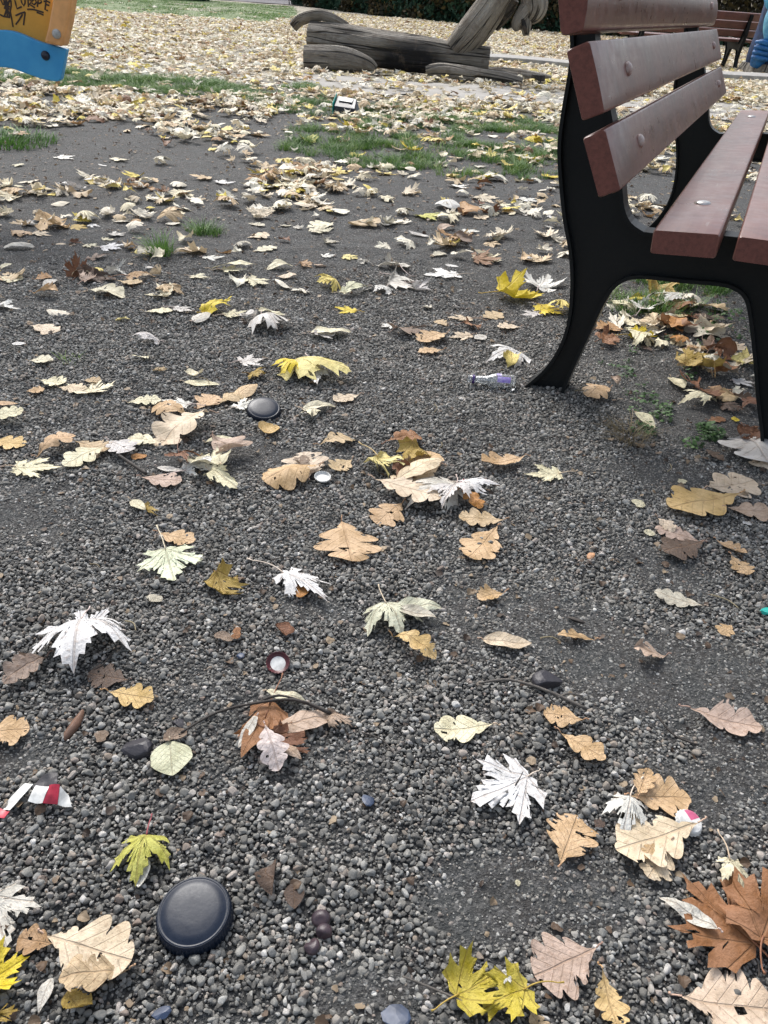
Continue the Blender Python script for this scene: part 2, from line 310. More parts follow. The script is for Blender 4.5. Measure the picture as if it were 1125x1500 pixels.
LEAVES = [
('s',-0.426,0.826,-1.31,0.133,1.22,'W','dome','large white maple leaf with drooping toothed lobes, biggest white one at left'),
('s',-0.420,0.805,1.18,0.062,1.10,'W','flat','small pointed white lobe of maple leaf rising above the large white leaf at left'),
('o',-0.450,0.757,-2.10,0.074,0.50,'K','wave','brownish curled oak leaf reaching the left edge, beside the large white maple leaf'),
('o',-0.328,0.724,3.03,0.060,0.70,'D','flat','dull grey brown oak leaf tucked under the large white maple leaf'),
('o',-0.348,0.701,-0.14,0.068,0.60,'T2','flat','yellowish tan oak leaf just below the large white maple leaf'),
('o',-0.482,0.619,0.26,0.063,0.75,'T','flat','tan oak leaf cut by the left edge above the torn wrapper'),
('f',-0.337,0.639,-1.24,0.020,0.80,'K','flat','dull brownish leaf scrap lying flat well behind the torn wrapper'),
('v',-0.246,0.628,-1.25,0.055,0.85,'GC','flat','round greenish cream leaf beside the dark slate shard'),
('f',-0.255,0.628,0.49,0.033,0.50,'K','cup','small dull leaf piece touching the round greenish cream leaf'),
('f',-0.233,0.820,-0.21,0.032,0.50,'K','cup','dull brownish leaf scrap with raised edges left of the red rimmed cap'),
('f',-0.201,0.835,-1.57,0.026,0.60,'B','flat','rusty brown leaf scrap lying flat behind the red rimmed cap'),
('s',-0.237,0.502,-1.48,0.071,0.95,'G','dome','yellow green maple leaf with red stem behind the large black lid'),
('v',-0.231,0.474,-1.48,0.038,0.40,'W','wave','narrow white curled strip hanging from the yellow green maple leaf'),
('s',-0.371,0.418,-0.93,0.069,1.00,'W2','flat','off-white maple leaf cut by the left edge near the bottom'),
('o',-0.292,0.376,3.06,0.038,0.80,'TB','flat','darker tan oak leaf between the off-white maple leaf and the cream oak leaf'),
('o',-0.304,0.385,-0.23,0.102,0.62,'P','flat','large cream oak leaf with dark midrib left of the black lid'),
('o',-0.211,0.358,-2.85,0.067,0.50,'TC','wave','mottled tan oak leaf partly under the large cream oak leaf'),
('n',-0.341,0.335,0.73,0.047,1.00,'Y','cup','bright yellow maple leaf at the bottom left edge'),
('v',-0.283,0.348,-1.54,0.034,0.35,'W2','wave','narrow white curled leaf beside the bottom left yellow leaf'),
('n',-0.323,0.308,0.46,0.026,0.90,'YB','crumple','brownish yellow maple leaf crumpled well in front of the large cream oak leaf'),
('f',-0.263,0.334,-0.59,0.029,0.60,'YB','crumple','brownish yellow leaf scrap crumpled in front of the large cream oak leaf'),
('f',-0.104,0.477,-1.05,0.036,0.70,'D','crumple','dull decayed brown leaf scrap right of the black lid, upper one'),
('v',-0.068,0.457,-1.39,0.030,0.65,'D','flat','flat grey brown decayed leaf beside the three dark berries'),
('n',0.103,0.358,0.54,0.058,1.00,'YG','cup','blotchy olive yellow maple leaf at the bottom, stem pointing left'),
('n',0.171,0.369,-2.69,0.061,0.80,'YG','cup','folded yellow green leaf lobe at the bottom edge'),
('s',0.154,0.380,-2.18,0.016,0.90,'W','wave','white toothed maple leaf wavy and curled just right of the olive yellow leaf'),
('s',0.199,0.608,-2.64,0.090,1.12,'WW','flat','bright white maple leaf with long pale stem, right of centre near the bottom'),
('o',0.223,0.499,1.13,0.081,0.75,'T','flat','tan three lobed oak leaf with dark stem below the bright white maple leaf'),
('f',0.272,0.559,-0.62,0.014,0.80,'D','flat','dark dull brown leaf scrap lying flat left of the pink marked cap'),
('o',0.324,0.599,0.01,0.079,0.75,'T','flat','tan oak leaf with long finger lobes at the top of the right leaf pile'),
('o',0.329,0.590,1.08,0.053,0.50,'T','cup','tan oak leaf with raised edges left of the pink marked cap'),
('s',0.323,0.597,-1.95,0.072,0.75,'WW','dome','curly white maple leaf on top of the right leaf pile'),
('o',0.393,0.560,-2.77,0.119,0.55,'P','flat','pale beige oak leaf lying under the curly white maple leaf'),
('o',0.355,0.537,-2.23,0.063,0.60,'P','flat','small pale oak leaf at the lower end of the right leaf pile'),
('o',0.335,0.532,-2.23,0.028,0.60,'T','flat','tan oak leaf lying flat in front of the pink marked cap'),
('n',0.412,0.425,2.24,0.099,1.00,'B','flat','very large rusty brown maple leaf at the lower right'),
('s',0.417,0.522,-1.64,0.065,0.60,'C','dome','cream crinkled maple leaf lying on the very large rusty brown leaf'),
('n',0.414,0.422,0.97,0.101,0.90,'B','wave','rusty brown leaf cut by the right edge beside the very large one'),
('v',0.377,0.436,2.57,0.066,0.25,'W2','wave','off-white narrow leaf wavy and curled just left of the large rusty maple leaf'),
('o',0.250,0.416,-2.69,0.081,0.85,'K2','flat','broad pinkish beige oak leaf near the bottom, right of the olive leaf'),
('o',0.249,0.392,-1.45,0.058,0.55,'T2','cup','mustard tan oak leaf standing out at the bottom edge'),
('o',0.321,0.370,-0.03,0.103,0.75,'P2','flat','very large pale oak leaf at the bottom right corner'),
('o',0.173,0.353,-1.06,0.027,0.70,'TC','flat','mottled tan oak leaf lying flat right of the olive yellow leaf'),
('v',0.175,0.484,-1.50,0.009,0.60,'C','flat','cream narrow leaf lying flat well in front of the bright white maple leaf'),
('o',0.204,0.970,-2.71,0.053,0.70,'T','cup','small tan oak leaf alone above the pale oval leaf'),
('o',0.334,0.875,3.10,0.062,0.35,'T','wave','tan oak leaf wavy and curled right of the pale oval leaf'),
('v',0.159,0.849,-0.03,0.078,0.38,'P','cup','pale beige oval leaf with curled rim above the long twig'),
('o',0.439,0.859,-2.95,0.065,0.60,'K2','crumple','curled pinkish leaf with brown inside, right of centre'),
('o',0.559,0.929,-2.41,0.037,0.80,'T','flat','tan oak leaf lying flat well right of the orange bark chip'),
('o',0.433,0.738,-0.24,0.101,0.55,'K2','cup','pinkish brown curled oak leaf alone near the right edge'),
('o',0.284,0.705,3.03,0.057,0.65,'T','flat','tan oak leaf lying flat in front of the long forked twig'),
('o',0.250,0.684,-0.66,0.069,0.55,'T','flat','tan oak leaf with long end lobe below the twig'),
('o',0.162,0.685,-2.97,0.084,0.55,'C','flat','cream oak leaf above the bright white maple leaf'),
('o',0.527,0.970,2.72,0.084,0.45,'C2','flat','cream oak leaf with grey stain near the right edge'),
('s',-0.157,0.975,-0.71,0.118,0.60,'WW','dome','white folded maple leaf with brown showing underneath, left of centre'),
('f',-0.124,0.945,-1.44,0.038,0.60,'O','cup','orange brown leaf scrap with raised edges well behind the red rimmed cap'),
('s',0.011,0.919,-1.19,0.094,1.15,'GC','dome','large greenish cream crumpled maple leaf in the middle'),
('v',0.024,0.907,-0.01,0.082,0.35,'GC','wave','greenish cream narrow leaf wavy and curled left of the pale oval leaf'),
('v',0.025,0.896,-0.32,0.074,0.30,'C2','wave','greyish cream narrow leaf wavy and curled left of the pale oval leaf'),
('o',0.024,0.849,-0.61,0.086,0.42,'T2','wave','yellowish tan oak leaf sticking out from under the greenish cream leaf'),
('f',-0.150,0.848,-0.57,0.031,0.80,'B2','crumple','dark rusty brown leaf scrap crumpled behind the red rimmed cap'),
('v',-0.140,0.713,-0.13,0.059,0.30,'C','wave','narrow cream leaf strip at the top of the brown curled heap'),
('n',-0.130,0.697,-1.80,0.083,0.60,'B','crumple','rusty brown curled leaf at the left of the curled heap'),
('v',-0.133,0.672,-1.82,0.078,0.30,'B','wave','rusty brown narrow leaf wavy and curled within the brown curled heap'),
('v',-0.143,0.666,-1.89,0.053,0.25,'W2','wave','white curled leaf edge at the left side of the curled heap'),
('o',-0.131,0.650,-1.15,0.072,0.50,'K3','wave','pinkish white oak leaf wavy and curled within the brown curled heap'),
('v',-0.120,0.649,0.47,0.102,0.28,'K2','wave','pinkish beige narrow leaf wavy and curled just right of the brown curled heap'),
('n',-0.053,0.687,-0.61,0.035,0.80,'K2','crumple','pinkish beige maple leaf crumpled right of the brown curled heap'),
('n',-0.118,0.644,-0.62,0.052,0.60,'B2','crumple','dark rusty brown maple leaf crumpled within the brown curled heap'),
('v',-0.108,0.627,-0.62,0.039,0.30,'K2','wave','pinkish beige narrow leaf wavy and curled just in front of the brown curled heap'),
('n',-0.258,0.946,-0.85,0.072,0.70,'YB','crumple','crumpled olive yellow leaf left of the white folded maple leaf'),
('f',-0.356,0.898,-0.23,0.029,0.50,'C2','flat','greyish cream leaf scrap lying flat well behind the big white left leaf'),
('o',-0.075,1.137,-1.34,0.124,0.95,'T','flat','broad tan oak leaf lying flat alone in the middle'),
('s',0.143,1.296,-2.38,0.146,0.70,'W2','dome','grey white maple leaf with pinkish stem in the middle leaf cluster'),
('s',0.143,1.296,-0.05,0.082,0.70,'WW','dome','white maple leaf with narrow drooping tips, right side of middle cluster'),
('s',0.138,1.288,-1.85,0.120,0.60,'W2','wave','off-white toothed maple leaf wavy and curled within the middle leaf cluster'),
('o',0.142,1.256,-0.87,0.061,0.45,'O','wave','orange brown oak leaf wavy and curled just right of the middle leaf cluster'),
('o',0.222,1.174,-3.09,0.085,0.60,'TC','flat','mottled tan oak leaf lying flat in front of the middle leaf cluster'),
('o',0.207,1.150,-2.10,0.113,0.60,'T','flat','tan oak leaf below the middle leaf cluster at its right'),
('o',0.034,1.218,-2.17,0.081,0.85,'T','flat','tan oak leaf at the lower left of the middle leaf cluster'),
('o',-0.023,1.274,-0.43,0.134,0.50,'P','flat','pale beige oak leaf lying flat within the middle leaf cluster'),
('o',0.108,1.344,-2.45,0.117,0.60,'P','flat','large pale beige oak leaf lying flat within the middle leaf cluster'),
('v',0.020,1.279,0.67,0.111,0.40,'P','wave','pale beige narrow leaf wavy and curled within the middle leaf cluster'),
('s',-0.032,1.379,-1.12,0.095,0.90,'YC','crumple','yellowish crumpled leaf at the left of the middle leaf cluster'),
('n',0.025,1.337,-0.93,0.053,0.70,'B2','crumple','dark rusty brown maple leaf crumpled just left of the middle leaf cluster'),
('o',0.032,1.338,0.79,0.096,0.75,'T','flat','tan oak leaf lying flat just behind the middle leaf cluster'),
('n',0.042,1.412,-1.20,0.068,0.80,'YB','crumple','brownish yellow maple leaf crumpled behind the middle leaf cluster'),
('o',-0.006,1.432,0.58,0.085,0.50,'B','wave','brown curled leaf at the top of the middle leaf cluster'),
('o',-0.132,1.321,-2.45,0.126,0.62,'T','dome','tan oak leaf left of the white bottle cap'),
('o',-0.151,1.272,1.79,0.101,0.95,'P','flat','pale beige oak leaf lying flat just behind the white bottle cap'),
('o',-0.148,1.420,0.45,0.080,0.40,'TC','wave','mottled tan oak leaf wavy and curled behind the white bottle cap'),
('o',-0.073,1.373,-2.19,0.060,0.75,'TC','flat','mottled tan oak leaf lying flat just behind the white bottle cap'),
('f',-0.185,1.308,1.05,0.034,0.60,'K','crumple','dull brownish leaf scrap crumpled just left of the white bottle cap'),
('v',-0.202,1.571,0.34,0.076,0.30,'C','wave','cream narrow leaf wavy and curled in front of the long creamy yellow leaf'),
('s',-0.197,1.565,-0.75,0.059,0.50,'C','crumple','cream toothed maple leaf crumpled right of the small black lid'),
('s',-0.348,1.555,0.81,0.068,0.70,'WW','flat','small white maple leaf lying against the small black lid'),
('f',-0.267,1.450,1.19,0.051,0.70,'T2','cup','yellowish tan leaf scrap with raised edges just in front of the small black lid'),
('o',0.290,1.425,-2.68,0.105,0.55,'T','cup','tan curled oak leaf right of the middle leaf cluster'),
('n',-0.266,1.798,-0.36,0.176,0.65,'YC','dome','long creamy yellow maple leaf with hanging lobes behind the small black lid'),
('n',-0.240,1.811,-1.87,0.109,0.70,'Y','dome','yellow maple leaf with drooping edges just left of the long creamy yellow leaf'),
('s',-0.200,1.788,-1.38,0.106,0.60,'W','wave','white toothed maple leaf wavy and curled just right of the long creamy yellow leaf'),
('o',-0.077,1.670,-2.54,0.069,0.60,'P','flat','pale beige oak leaf lying flat right of the long creamy yellow leaf'),
('s',-0.358,1.013,-1.14,0.097,1.10,'GW','flat','bright greenish white broken maple leaf with long stem at left'),
('o',-0.384,1.059,-0.16,0.071,0.62,'T','flat','tan oak leaf behind the greenish white maple leaf'),
('v',-0.461,1.156,-0.67,0.046,0.40,'C','flat','cream narrow leaf lying flat well left of the white bottle cap'),
('s',-0.430,1.135,-0.62,0.038,0.60,'YB','crumple','brownish yellow toothed maple leaf crumpled well left of the white bottle cap'),
('o',-0.464,1.229,-0.06,0.077,0.50,'K2','flat','pinkish tan oak leaf alone left of the pale curled cluster'),
('v',-0.448,1.277,-0.06,0.052,0.30,'W2','flat','off-white narrow leaf lying flat well in front of the small black lid'),
('s',-0.394,1.274,0.75,0.092,0.60,'W','dome','white toothed maple leaf with drooping edges in front of the small black lid'),
('n',-0.330,1.288,2.42,0.077,0.80,'C','crumple','cream maple leaf crumpled in front of the small black lid'),
('s',-0.420,1.334,-1.04,0.063,0.80,'B2','crumple','dark rusty brown toothed maple leaf crumpled well in front of the small black lid'),
('v',-0.381,1.391,0.43,0.063,0.30,'C','wave','cream narrow leaf wavy and curled in front of the small black lid'),
('o',-0.358,1.401,-0.97,0.093,0.60,'K2','crumple','pinkish beige oak leaf crumpled in front of the small black lid'),
('s',-0.340,1.261,-0.65,0.063,0.70,'C','crumple','cream toothed maple leaf crumpled left of the white bottle cap'),
('o',-0.467,1.373,3.11,0.065,0.65,'C','flat','cream oak leaf lying flat well left of the small black lid'),
('o',-0.393,1.507,-2.09,0.156,0.42,'P','wave','long pale oak leaf with raised tip left of the small black lid'),
('o',-0.439,1.500,2.84,0.090,0.60,'T','dome','tan oak leaf with drooping edges left of the small black lid'),
('s',-0.454,1.545,2.89,0.068,0.60,'W','flat','white toothed maple leaf lying flat left of the small black lid'),
('o',-0.591,1.543,0.26,0.071,0.50,'C','flat','cream oak leaf lying flat right of the tiny grass sprout'),
('o',-0.434,1.541,1.23,0.079,0.75,'T','flat','tan oak leaf lying flat left of the small black lid'),
('o',-0.393,1.575,0.91,0.073,0.70,'TC','dome','mottled tan oak leaf with drooping edges just left of the small black lid'),
('o',-0.689,1.285,0.92,0.086,0.45,'T','wave','tan oak leaf wavy and curled well in front of the tiny grass sprout'),
('o',-0.637,1.353,-0.26,0.085,0.50,'TC','flat','mottled tan oak leaf lying flat well in front of the tiny grass sprout'),
('s',-0.702,1.231,0.14,0.084,0.75,'C','flat','cream maple leaf at the left edge with stem pointing left'),
('o',-0.566,1.330,-2.10,0.094,0.45,'C','flat','cream oak leaf lying flat well in front of the tiny grass sprout'),
('o',-0.569,1.358,-0.70,0.074,0.70,'W2','flat','off-white oak leaf lying flat well in front of the tiny grass sprout'),
('o',-0.809,1.334,0.00,0.077,0.60,'T2','flat','tan oak leaf on the left edge above the cream maple leaf'),
('o',-0.836,1.407,0.53,0.068,0.50,'C','wave','cream oak leaf wavy and curled well in front of the tiny grass sprout'),
('v',-0.868,1.492,0.16,0.051,0.30,'T','flat','tan narrow leaf lying flat in front of the tiny grass sprout'),
('f',-0.509,1.311,0.33,0.029,0.70,'O','flat','orange brown leaf scrap lying flat well left of the small black lid'),
('s',0.352,1.364,-3.04,0.073,0.90,'C','flat','cream ragged maple leaf right of the middle cluster, below the bottle'),
('o',0.653,1.360,0.44,0.126,0.70,'P','flat','pale oak leaf with deep lobes near the right edge, below the bench'),
('o',0.713,1.339,-2.69,0.173,0.45,'T2','flat','yellowish tan oak leaf under the pale oak leaf near the right edge'),
('o',0.666,1.283,-0.05,0.096,0.60,'K2','flat','pinkish beige oak leaf lying flat well in front of the front bench leg'),
('o',0.577,1.153,2.73,0.083,0.50,'K2','flat','pinkish beige oak leaf lying flat right of the orange bark chip'),
('o',0.582,1.150,-2.70,0.094,0.65,'D','flat','dark dull brown oak leaf lying flat right of the orange bark chip'),
('o',0.512,1.217,-1.10,0.047,0.50,'P','wave','pale beige oak leaf wavy and curled right of the orange bark chip'),
('o',0.605,1.163,-0.68,0.060,0.40,'T','cup','tan oak leaf with raised edges well right of the orange bark chip'),
('o',0.619,1.117,-1.28,0.055,0.80,'T','flat','small tan oak leaf lying flat well right of the orange bark chip'),
('f',0.606,1.391,0.38,0.022,0.60,'C','flat','cream leaf scrap lying flat in front of the dry grass tuft'),
('f',0.482,1.284,-0.89,0.028,0.60,'C','flat','cream leaf scrap lying flat behind the orange bark chip'),
('f',0.685,1.239,-0.68,0.016,0.60,'W','flat','white leaf scrap lying flat well right of the orange bark chip'),
('f',0.479,1.175,-0.55,0.021,0.60,'C','flat','cream leaf scrap lying flat right of the orange bark chip'),
('o',0.538,1.772,-2.40,0.096,0.60,'T','dome','small tan oak leaf right of the rear bench foot'),
('s',0.806,1.816,-2.64,0.116,0.60,'C','dome','pale drooping leaf beneath the bench beside the dry grass tuft'),
('v',0.730,1.920,-1.42,0.075,0.50,'C','cup','cream narrow leaf with raised edges behind the dry grass tuft'),
('n',0.769,1.914,-1.50,0.083,0.70,'B2','crumple','dark rusty brown maple leaf crumpled left of the front bench leg'),
('v',0.577,1.666,-1.08,0.065,0.50,'C','cup','cream narrow leaf with raised edges just right of the dry grass tuft'),
('o',0.581,2.213,0.60,0.098,0.80,'O2','flat','orange tan oak leaf lying flat just left of the pile under the bench'),
('n',0.589,2.198,-0.84,0.061,0.70,'B2','crumple','dark rusty brown maple leaf crumpled left of the pile under the bench'),
('v',0.675,2.454,-0.73,0.093,0.40,'C','wave','cream narrow leaf wavy and curled within the pile under the bench'),
('s',0.740,2.354,1.03,0.140,0.60,'W','crumple','white toothed maple leaf crumpled within the pile under the bench'),
('n',0.885,2.622,-2.07,0.140,0.90,'YB','crumple','brownish yellow maple leaf crumpled within the pile under the bench'),
('n',0.911,2.571,-2.93,0.057,0.70,'O','crumple','orange brown maple leaf crumpled just behind the pile under the bench'),
('s',0.933,2.542,-2.26,0.154,0.80,'W','dome','white toothed maple leaf with drooping edges within the pile under the bench'),
('n',0.681,2.162,0.05,0.075,0.80,'Y','crumple','crumpled yellow leaf under the bench near the rear leg'),
('s',0.705,2.220,-1.88,0.118,0.60,'C','crumple','cream toothed maple leaf crumpled just in front of the pile under the bench'),
('n',0.817,2.299,-1.60,0.112,0.60,'B','crumple','rusty brown maple leaf crumpled within the pile under the bench'),
('v',0.853,2.318,-1.96,0.140,0.35,'O','wave','orange brown narrow leaf wavy and curled within the pile under the bench'),
('s',0.798,2.307,0.87,0.095,0.70,'K2','crumple','pinkish beige toothed maple leaf crumpled within the pile under the bench'),
('o',0.966,2.502,-0.79,0.105,0.45,'TC','wave','mottled tan oak leaf wavy and curled right of the pile under the bench'),
('o',0.962,2.548,-1.34,0.065,0.60,'C2','flat','greyish cream oak leaf lying flat right of the pile under the bench'),
('o',0.902,2.327,-1.30,0.122,0.70,'C2','crumple','greyish cream oak leaf crumpled right of the pile under the bench'),
('n',0.807,2.186,-1.42,0.062,0.70,'C','crumple','cream maple leaf crumpled in front of the pile under the bench'),
('o',0.954,2.187,-1.04,0.070,0.75,'P','flat','pale beige oak leaf lying flat right of the pile under the bench'),
('n',0.959,2.062,-1.31,0.069,0.80,'YC','crumple','creamy yellow maple leaf crumpled behind the front bench leg'),
('s',0.896,1.914,0.02,0.056,0.80,'W','flat','white leaf under the bench beside the front leg'),
('n',0.794,2.032,-1.29,0.100,0.80,'TC','crumple','mottled tan maple leaf crumpled in front of the pile under the bench'),
('n',0.839,1.904,1.68,0.088,0.80,'YB','crumple','brownish yellow maple leaf crumpled behind the front bench leg'),
('v',0.814,2.036,-1.96,0.081,0.50,'TC','cup','mottled tan narrow leaf with raised edges in front of the pile under the bench'),
('s',0.861,2.068,0.92,0.110,0.70,'K2','crumple','pinkish beige toothed maple leaf crumpled right of the pile under the bench'),
('n',0.890,1.979,-1.33,0.065,0.80,'C2','crumple','greyish cream maple leaf crumpled behind the front bench leg'),
('o',0.834,1.861,-1.24,0.061,0.70,'TC','crumple','mottled tan oak leaf crumpled just left of the front bench leg'),
('n',0.883,1.849,-1.47,0.059,0.70,'D','crumple','dark dull brown maple leaf crumpled just behind the front bench leg'),
('n',0.931,2.106,-2.34,0.083,0.80,'B2','crumple','dark rusty brown maple leaf crumpled right of the pile under the bench'),
('f',0.820,1.704,-0.23,0.019,0.90,'Y','flat','yellow leaf scrap lying flat just left of the front bench leg'),
('o',0.759,1.688,0.44,0.051,0.50,'B','flat','rusty brown oak leaf lying flat just left of the front bench leg'),
('o',0.798,1.658,-1.53,0.142,0.45,'W2','crumple','pale curled leaf with red brown inside beside the front bench leg'),
('n',0.820,1.641,-1.78,0.060,0.70,'B2','crumple','dark rusty brown maple leaf crumpled just in front of the front bench leg'),
('o',0.829,1.563,-1.61,0.100,0.70,'P','flat','pale beige oak leaf lying flat in front of the front bench leg'),
('o',0.704,1.536,-0.99,0.050,0.50,'D','flat','dark dull brown oak leaf lying flat in front of the front bench leg'),
('f',0.567,1.808,2.38,0.030,0.60,'K2','crumple','pinkish beige leaf scrap crumpled behind the dry grass tuft'),
('n',0.328,2.499,0.12,0.147,1.00,'Y','cup','large bright yellow maple leaf standing up left of the bench leg'),
('s',0.461,2.578,1.22,0.148,0.90,'W','cup','white leaf behind the large bright yellow maple leaf'),
('s',0.197,2.689,-2.91,0.132,0.95,'WW','flat','white maple leaf with long stem left of the large yellow leaf'),
('n',-0.067,2.604,-0.82,0.140,0.80,'W2','crumple','off-white maple leaf crumpled just left of the long stemmed white leaf'),
('s',0.031,2.517,-0.59,0.075,0.80,'W2','crumple','off-white toothed maple leaf crumpled just in front of the long stemmed white leaf'),
('s',-0.045,2.499,-2.05,0.088,0.90,'W','dome','white toothed maple leaf with drooping edges just right of the small bright yellow leaf'),
('s',-0.179,2.414,0.65,0.097,0.60,'GC','wave','greenish cream toothed maple leaf wavy and curled just behind the small bright yellow leaf'),
('s',-0.131,2.271,2.97,0.064,0.90,'Y','flat','small bright yellow maple leaf in the open ground'),
('n',-0.384,2.114,-1.04,0.121,0.80,'W2','dome','white umbrella shaped leaf with folded lobes, left of centre'),
('v',-0.408,2.177,-0.23,0.081,0.30,'C','wave','cream narrow leaf wavy and curled just behind the umbrella shaped white leaf'),
('v',-0.238,2.037,0.29,0.110,0.35,'C','wave','cream narrow leaf wavy and curled just in front of the small bright yellow leaf'),
('s',-0.223,2.019,0.19,0.072,0.50,'W2','crumple','off-white toothed maple leaf crumpled in front of the small bright yellow leaf'),
('s',-0.012,2.167,-2.44,0.045,0.80,'W','flat','white toothed maple leaf lying flat right of the small bright yellow leaf'),
('n',-0.012,2.091,0.67,0.116,0.40,'K','crumple','dull brownish maple leaf crumpled right of the small bright yellow leaf'),
('s',0.346,1.984,-2.57,0.130,0.85,'WW','dome','white drooping maple leaf just above the glass bottle'),
('n',0.447,2.393,-0.91,0.094,0.80,'Y','flat','yellow leaf lobe beside the rear bench leg'),
('s',0.431,2.340,-2.75,0.062,0.90,'W2','flat','off-white toothed maple leaf lying flat in front of the big yellow maple leaf'),
('o',0.361,2.197,-2.95,0.067,0.80,'P','flat','pale beige oak leaf lying flat in front of the big yellow maple leaf'),
('s',0.219,2.248,-3.10,0.070,0.80,'P','flat','pale beige toothed maple leaf lying flat in front of the long stemmed white leaf'),
('o',0.251,2.266,0.67,0.079,0.70,'TC','flat','mottled tan oak leaf lying flat in front of the big yellow maple leaf'),
('o',0.144,2.122,-2.36,0.110,0.60,'T','flat','tan oak leaf lying flat behind the glass bottle'),
('s',0.212,2.124,-2.79,0.067,0.80,'P','flat','pale beige toothed maple leaf lying flat behind the glass bottle'),
('v',0.255,2.122,-2.45,0.043,0.70,'W2','flat','off-white narrow leaf lying flat behind the glass bottle'),
('n',0.196,2.186,0.03,0.064,0.60,'B','crumple','rusty brown maple leaf crumpled in front of the big yellow maple leaf'),
('o',0.131,1.997,-2.70,0.074,0.50,'T','flat','tan oak leaf lying flat well right of the small bright yellow leaf'),
('o',0.145,2.176,2.21,0.049,0.80,'TC','flat','mottled tan oak leaf lying flat in front of the long stemmed white leaf'),
('v',0.172,3.702,-1.28,0.140,0.90,'WW','dome','bright white narrow leaf with drooping edges within the small brown leaf pile'),
('n',0.078,3.480,-1.01,0.119,0.90,'G','flat','small lime yellow maple leaf on open ground'),
('s',-0.085,3.270,0.84,0.082,0.80,'W','flat','white toothed maple leaf lying flat left of the small brown leaf pile'),
('o',0.220,3.474,0.99,0.140,0.70,'O2','crumple','orange tan oak leaf crumpled within the small brown leaf pile'),
('n',0.319,3.552,0.77,0.140,0.70,'B2','crumple','dark rusty brown maple leaf crumpled within the small brown leaf pile'),
('o',0.284,3.456,0.65,0.098,0.60,'P','flat','pale beige oak leaf lying flat within the small brown leaf pile'),
('o',0.420,3.607,0.29,0.079,0.80,'TC','flat','mottled tan oak leaf lying flat just right of the small brown leaf pile'),
('s',0.521,3.587,0.71,0.058,0.80,'W2','flat','off-white toothed maple leaf lying flat right of the small brown leaf pile'),
('s',0.235,3.271,-0.24,0.085,0.80,'W','flat','white toothed maple leaf lying flat within the small brown leaf pile'),
('v',0.017,3.169,-0.38,0.099,0.30,'W2','cup','off-white narrow leaf with raised edges behind the long stemmed white leaf'),
('v',0.133,3.243,0.69,0.104,0.40,'K2','wave','pinkish beige narrow leaf wavy and curled just in front of the small brown leaf pile'),
('o',0.152,3.103,-0.53,0.133,0.50,'K','crumple','dull brownish oak leaf crumpled behind the long stemmed white leaf'),
('s',0.202,3.209,-0.47,0.075,0.80,'W','crumple','white toothed maple leaf crumpled just in front of the small brown leaf pile'),
('o',0.323,3.169,-0.33,0.070,0.60,'C2','crumple','greyish cream oak leaf crumpled in front of the small brown leaf pile'),
('s',-0.004,2.673,1.97,0.140,0.70,'W2','crumple','off-white toothed maple leaf crumpled left of the long stemmed white leaf'),
('n',-0.044,2.744,-0.35,0.057,0.70,'K2','crumple','pinkish beige maple leaf crumpled just left of the long stemmed white leaf'),
('o',0.107,2.884,0.76,0.071,0.70,'C2','flat','greyish cream oak leaf lying flat just behind the long stemmed white leaf'),
('s',0.457,2.954,-0.45,0.054,0.70,'W2','flat','off-white toothed maple leaf lying flat just behind the big yellow maple leaf'),
('v',0.155,2.793,-0.36,0.057,0.40,'W','flat','white narrow leaf lying flat just right of the long stemmed white leaf'),
('o',0.635,3.405,2.95,0.049,0.60,'W','flat','white oak leaf lying flat right of the small brown leaf pile'),
('s',0.632,3.594,-0.70,0.057,0.80,'W','flat','white toothed maple leaf lying flat right of the small brown leaf pile'),
('o',-0.390,3.150,0.83,0.140,0.70,'C','flat','cream oak leaf lying flat well right of the yellowish grass clump'),
('s',-0.349,3.078,0.99,0.140,0.60,'C','wave','cream toothed maple leaf wavy and curled well right of the yellowish grass clump'),
('o',-0.581,2.926,0.66,0.097,0.75,'P','flat','pale beige oak leaf lying flat right of the yellowish grass clump'),
('s',-0.602,2.827,-0.42,0.083,0.80,'C2','dome','greyish cream toothed maple leaf with drooping edges right of the yellowish grass clump'),
('o',-0.530,2.757,0.74,0.109,0.50,'C','flat','cream oak leaf lying flat right of the yellowish grass clump'),
('o',-0.495,2.949,0.00,0.072,0.40,'B2','crumple','dark rusty brown oak leaf crumpled right of the yellowish grass clump'),
('s',-0.285,2.785,0.52,0.062,0.80,'W','flat','white toothed maple leaf lying flat behind the small bright yellow leaf'),
('n',-0.210,2.821,-0.31,0.064,0.90,'YC','flat','creamy yellow maple leaf lying flat behind the small bright yellow leaf'),
('s',-0.155,2.767,-0.43,0.052,0.70,'W2','crumple','off-white toothed maple leaf crumpled behind the small bright yellow leaf'),
('v',-0.624,2.510,0.23,0.140,0.25,'C','wave','cream narrow leaf wavy and curled in front of the yellowish grass clump'),
('s',-0.575,2.492,0.42,0.077,0.70,'C','flat','cream toothed maple leaf lying flat in front of the yellowish grass clump'),
('v',-0.451,2.574,0.61,0.102,0.35,'C','wave','cream narrow leaf wavy and curled left of the small bright yellow leaf'),
('n',-0.372,2.632,0.44,0.078,0.80,'TB','crumple','brownish tan maple leaf crumpled behind the small bright yellow leaf'),
('o',-0.312,2.662,-0.08,0.050,0.80,'K2','crumple','pinkish beige oak leaf crumpled behind the small bright yellow leaf'),
('v',-0.401,2.504,0.44,0.068,0.40,'P','wave','pale beige narrow leaf wavy and curled left of the small bright yellow leaf'),
('s',-0.488,2.455,-0.50,0.082,0.80,'C','flat','cream toothed maple leaf lying flat behind the umbrella shaped white leaf'),
('s',-0.673,2.622,0.24,0.077,0.80,'W','flat','white toothed maple leaf lying flat in front of the yellowish grass clump'),
('v',-0.779,2.644,0.48,0.068,0.30,'P','wave','pale beige narrow leaf wavy and curled just right of the round grass clump'),
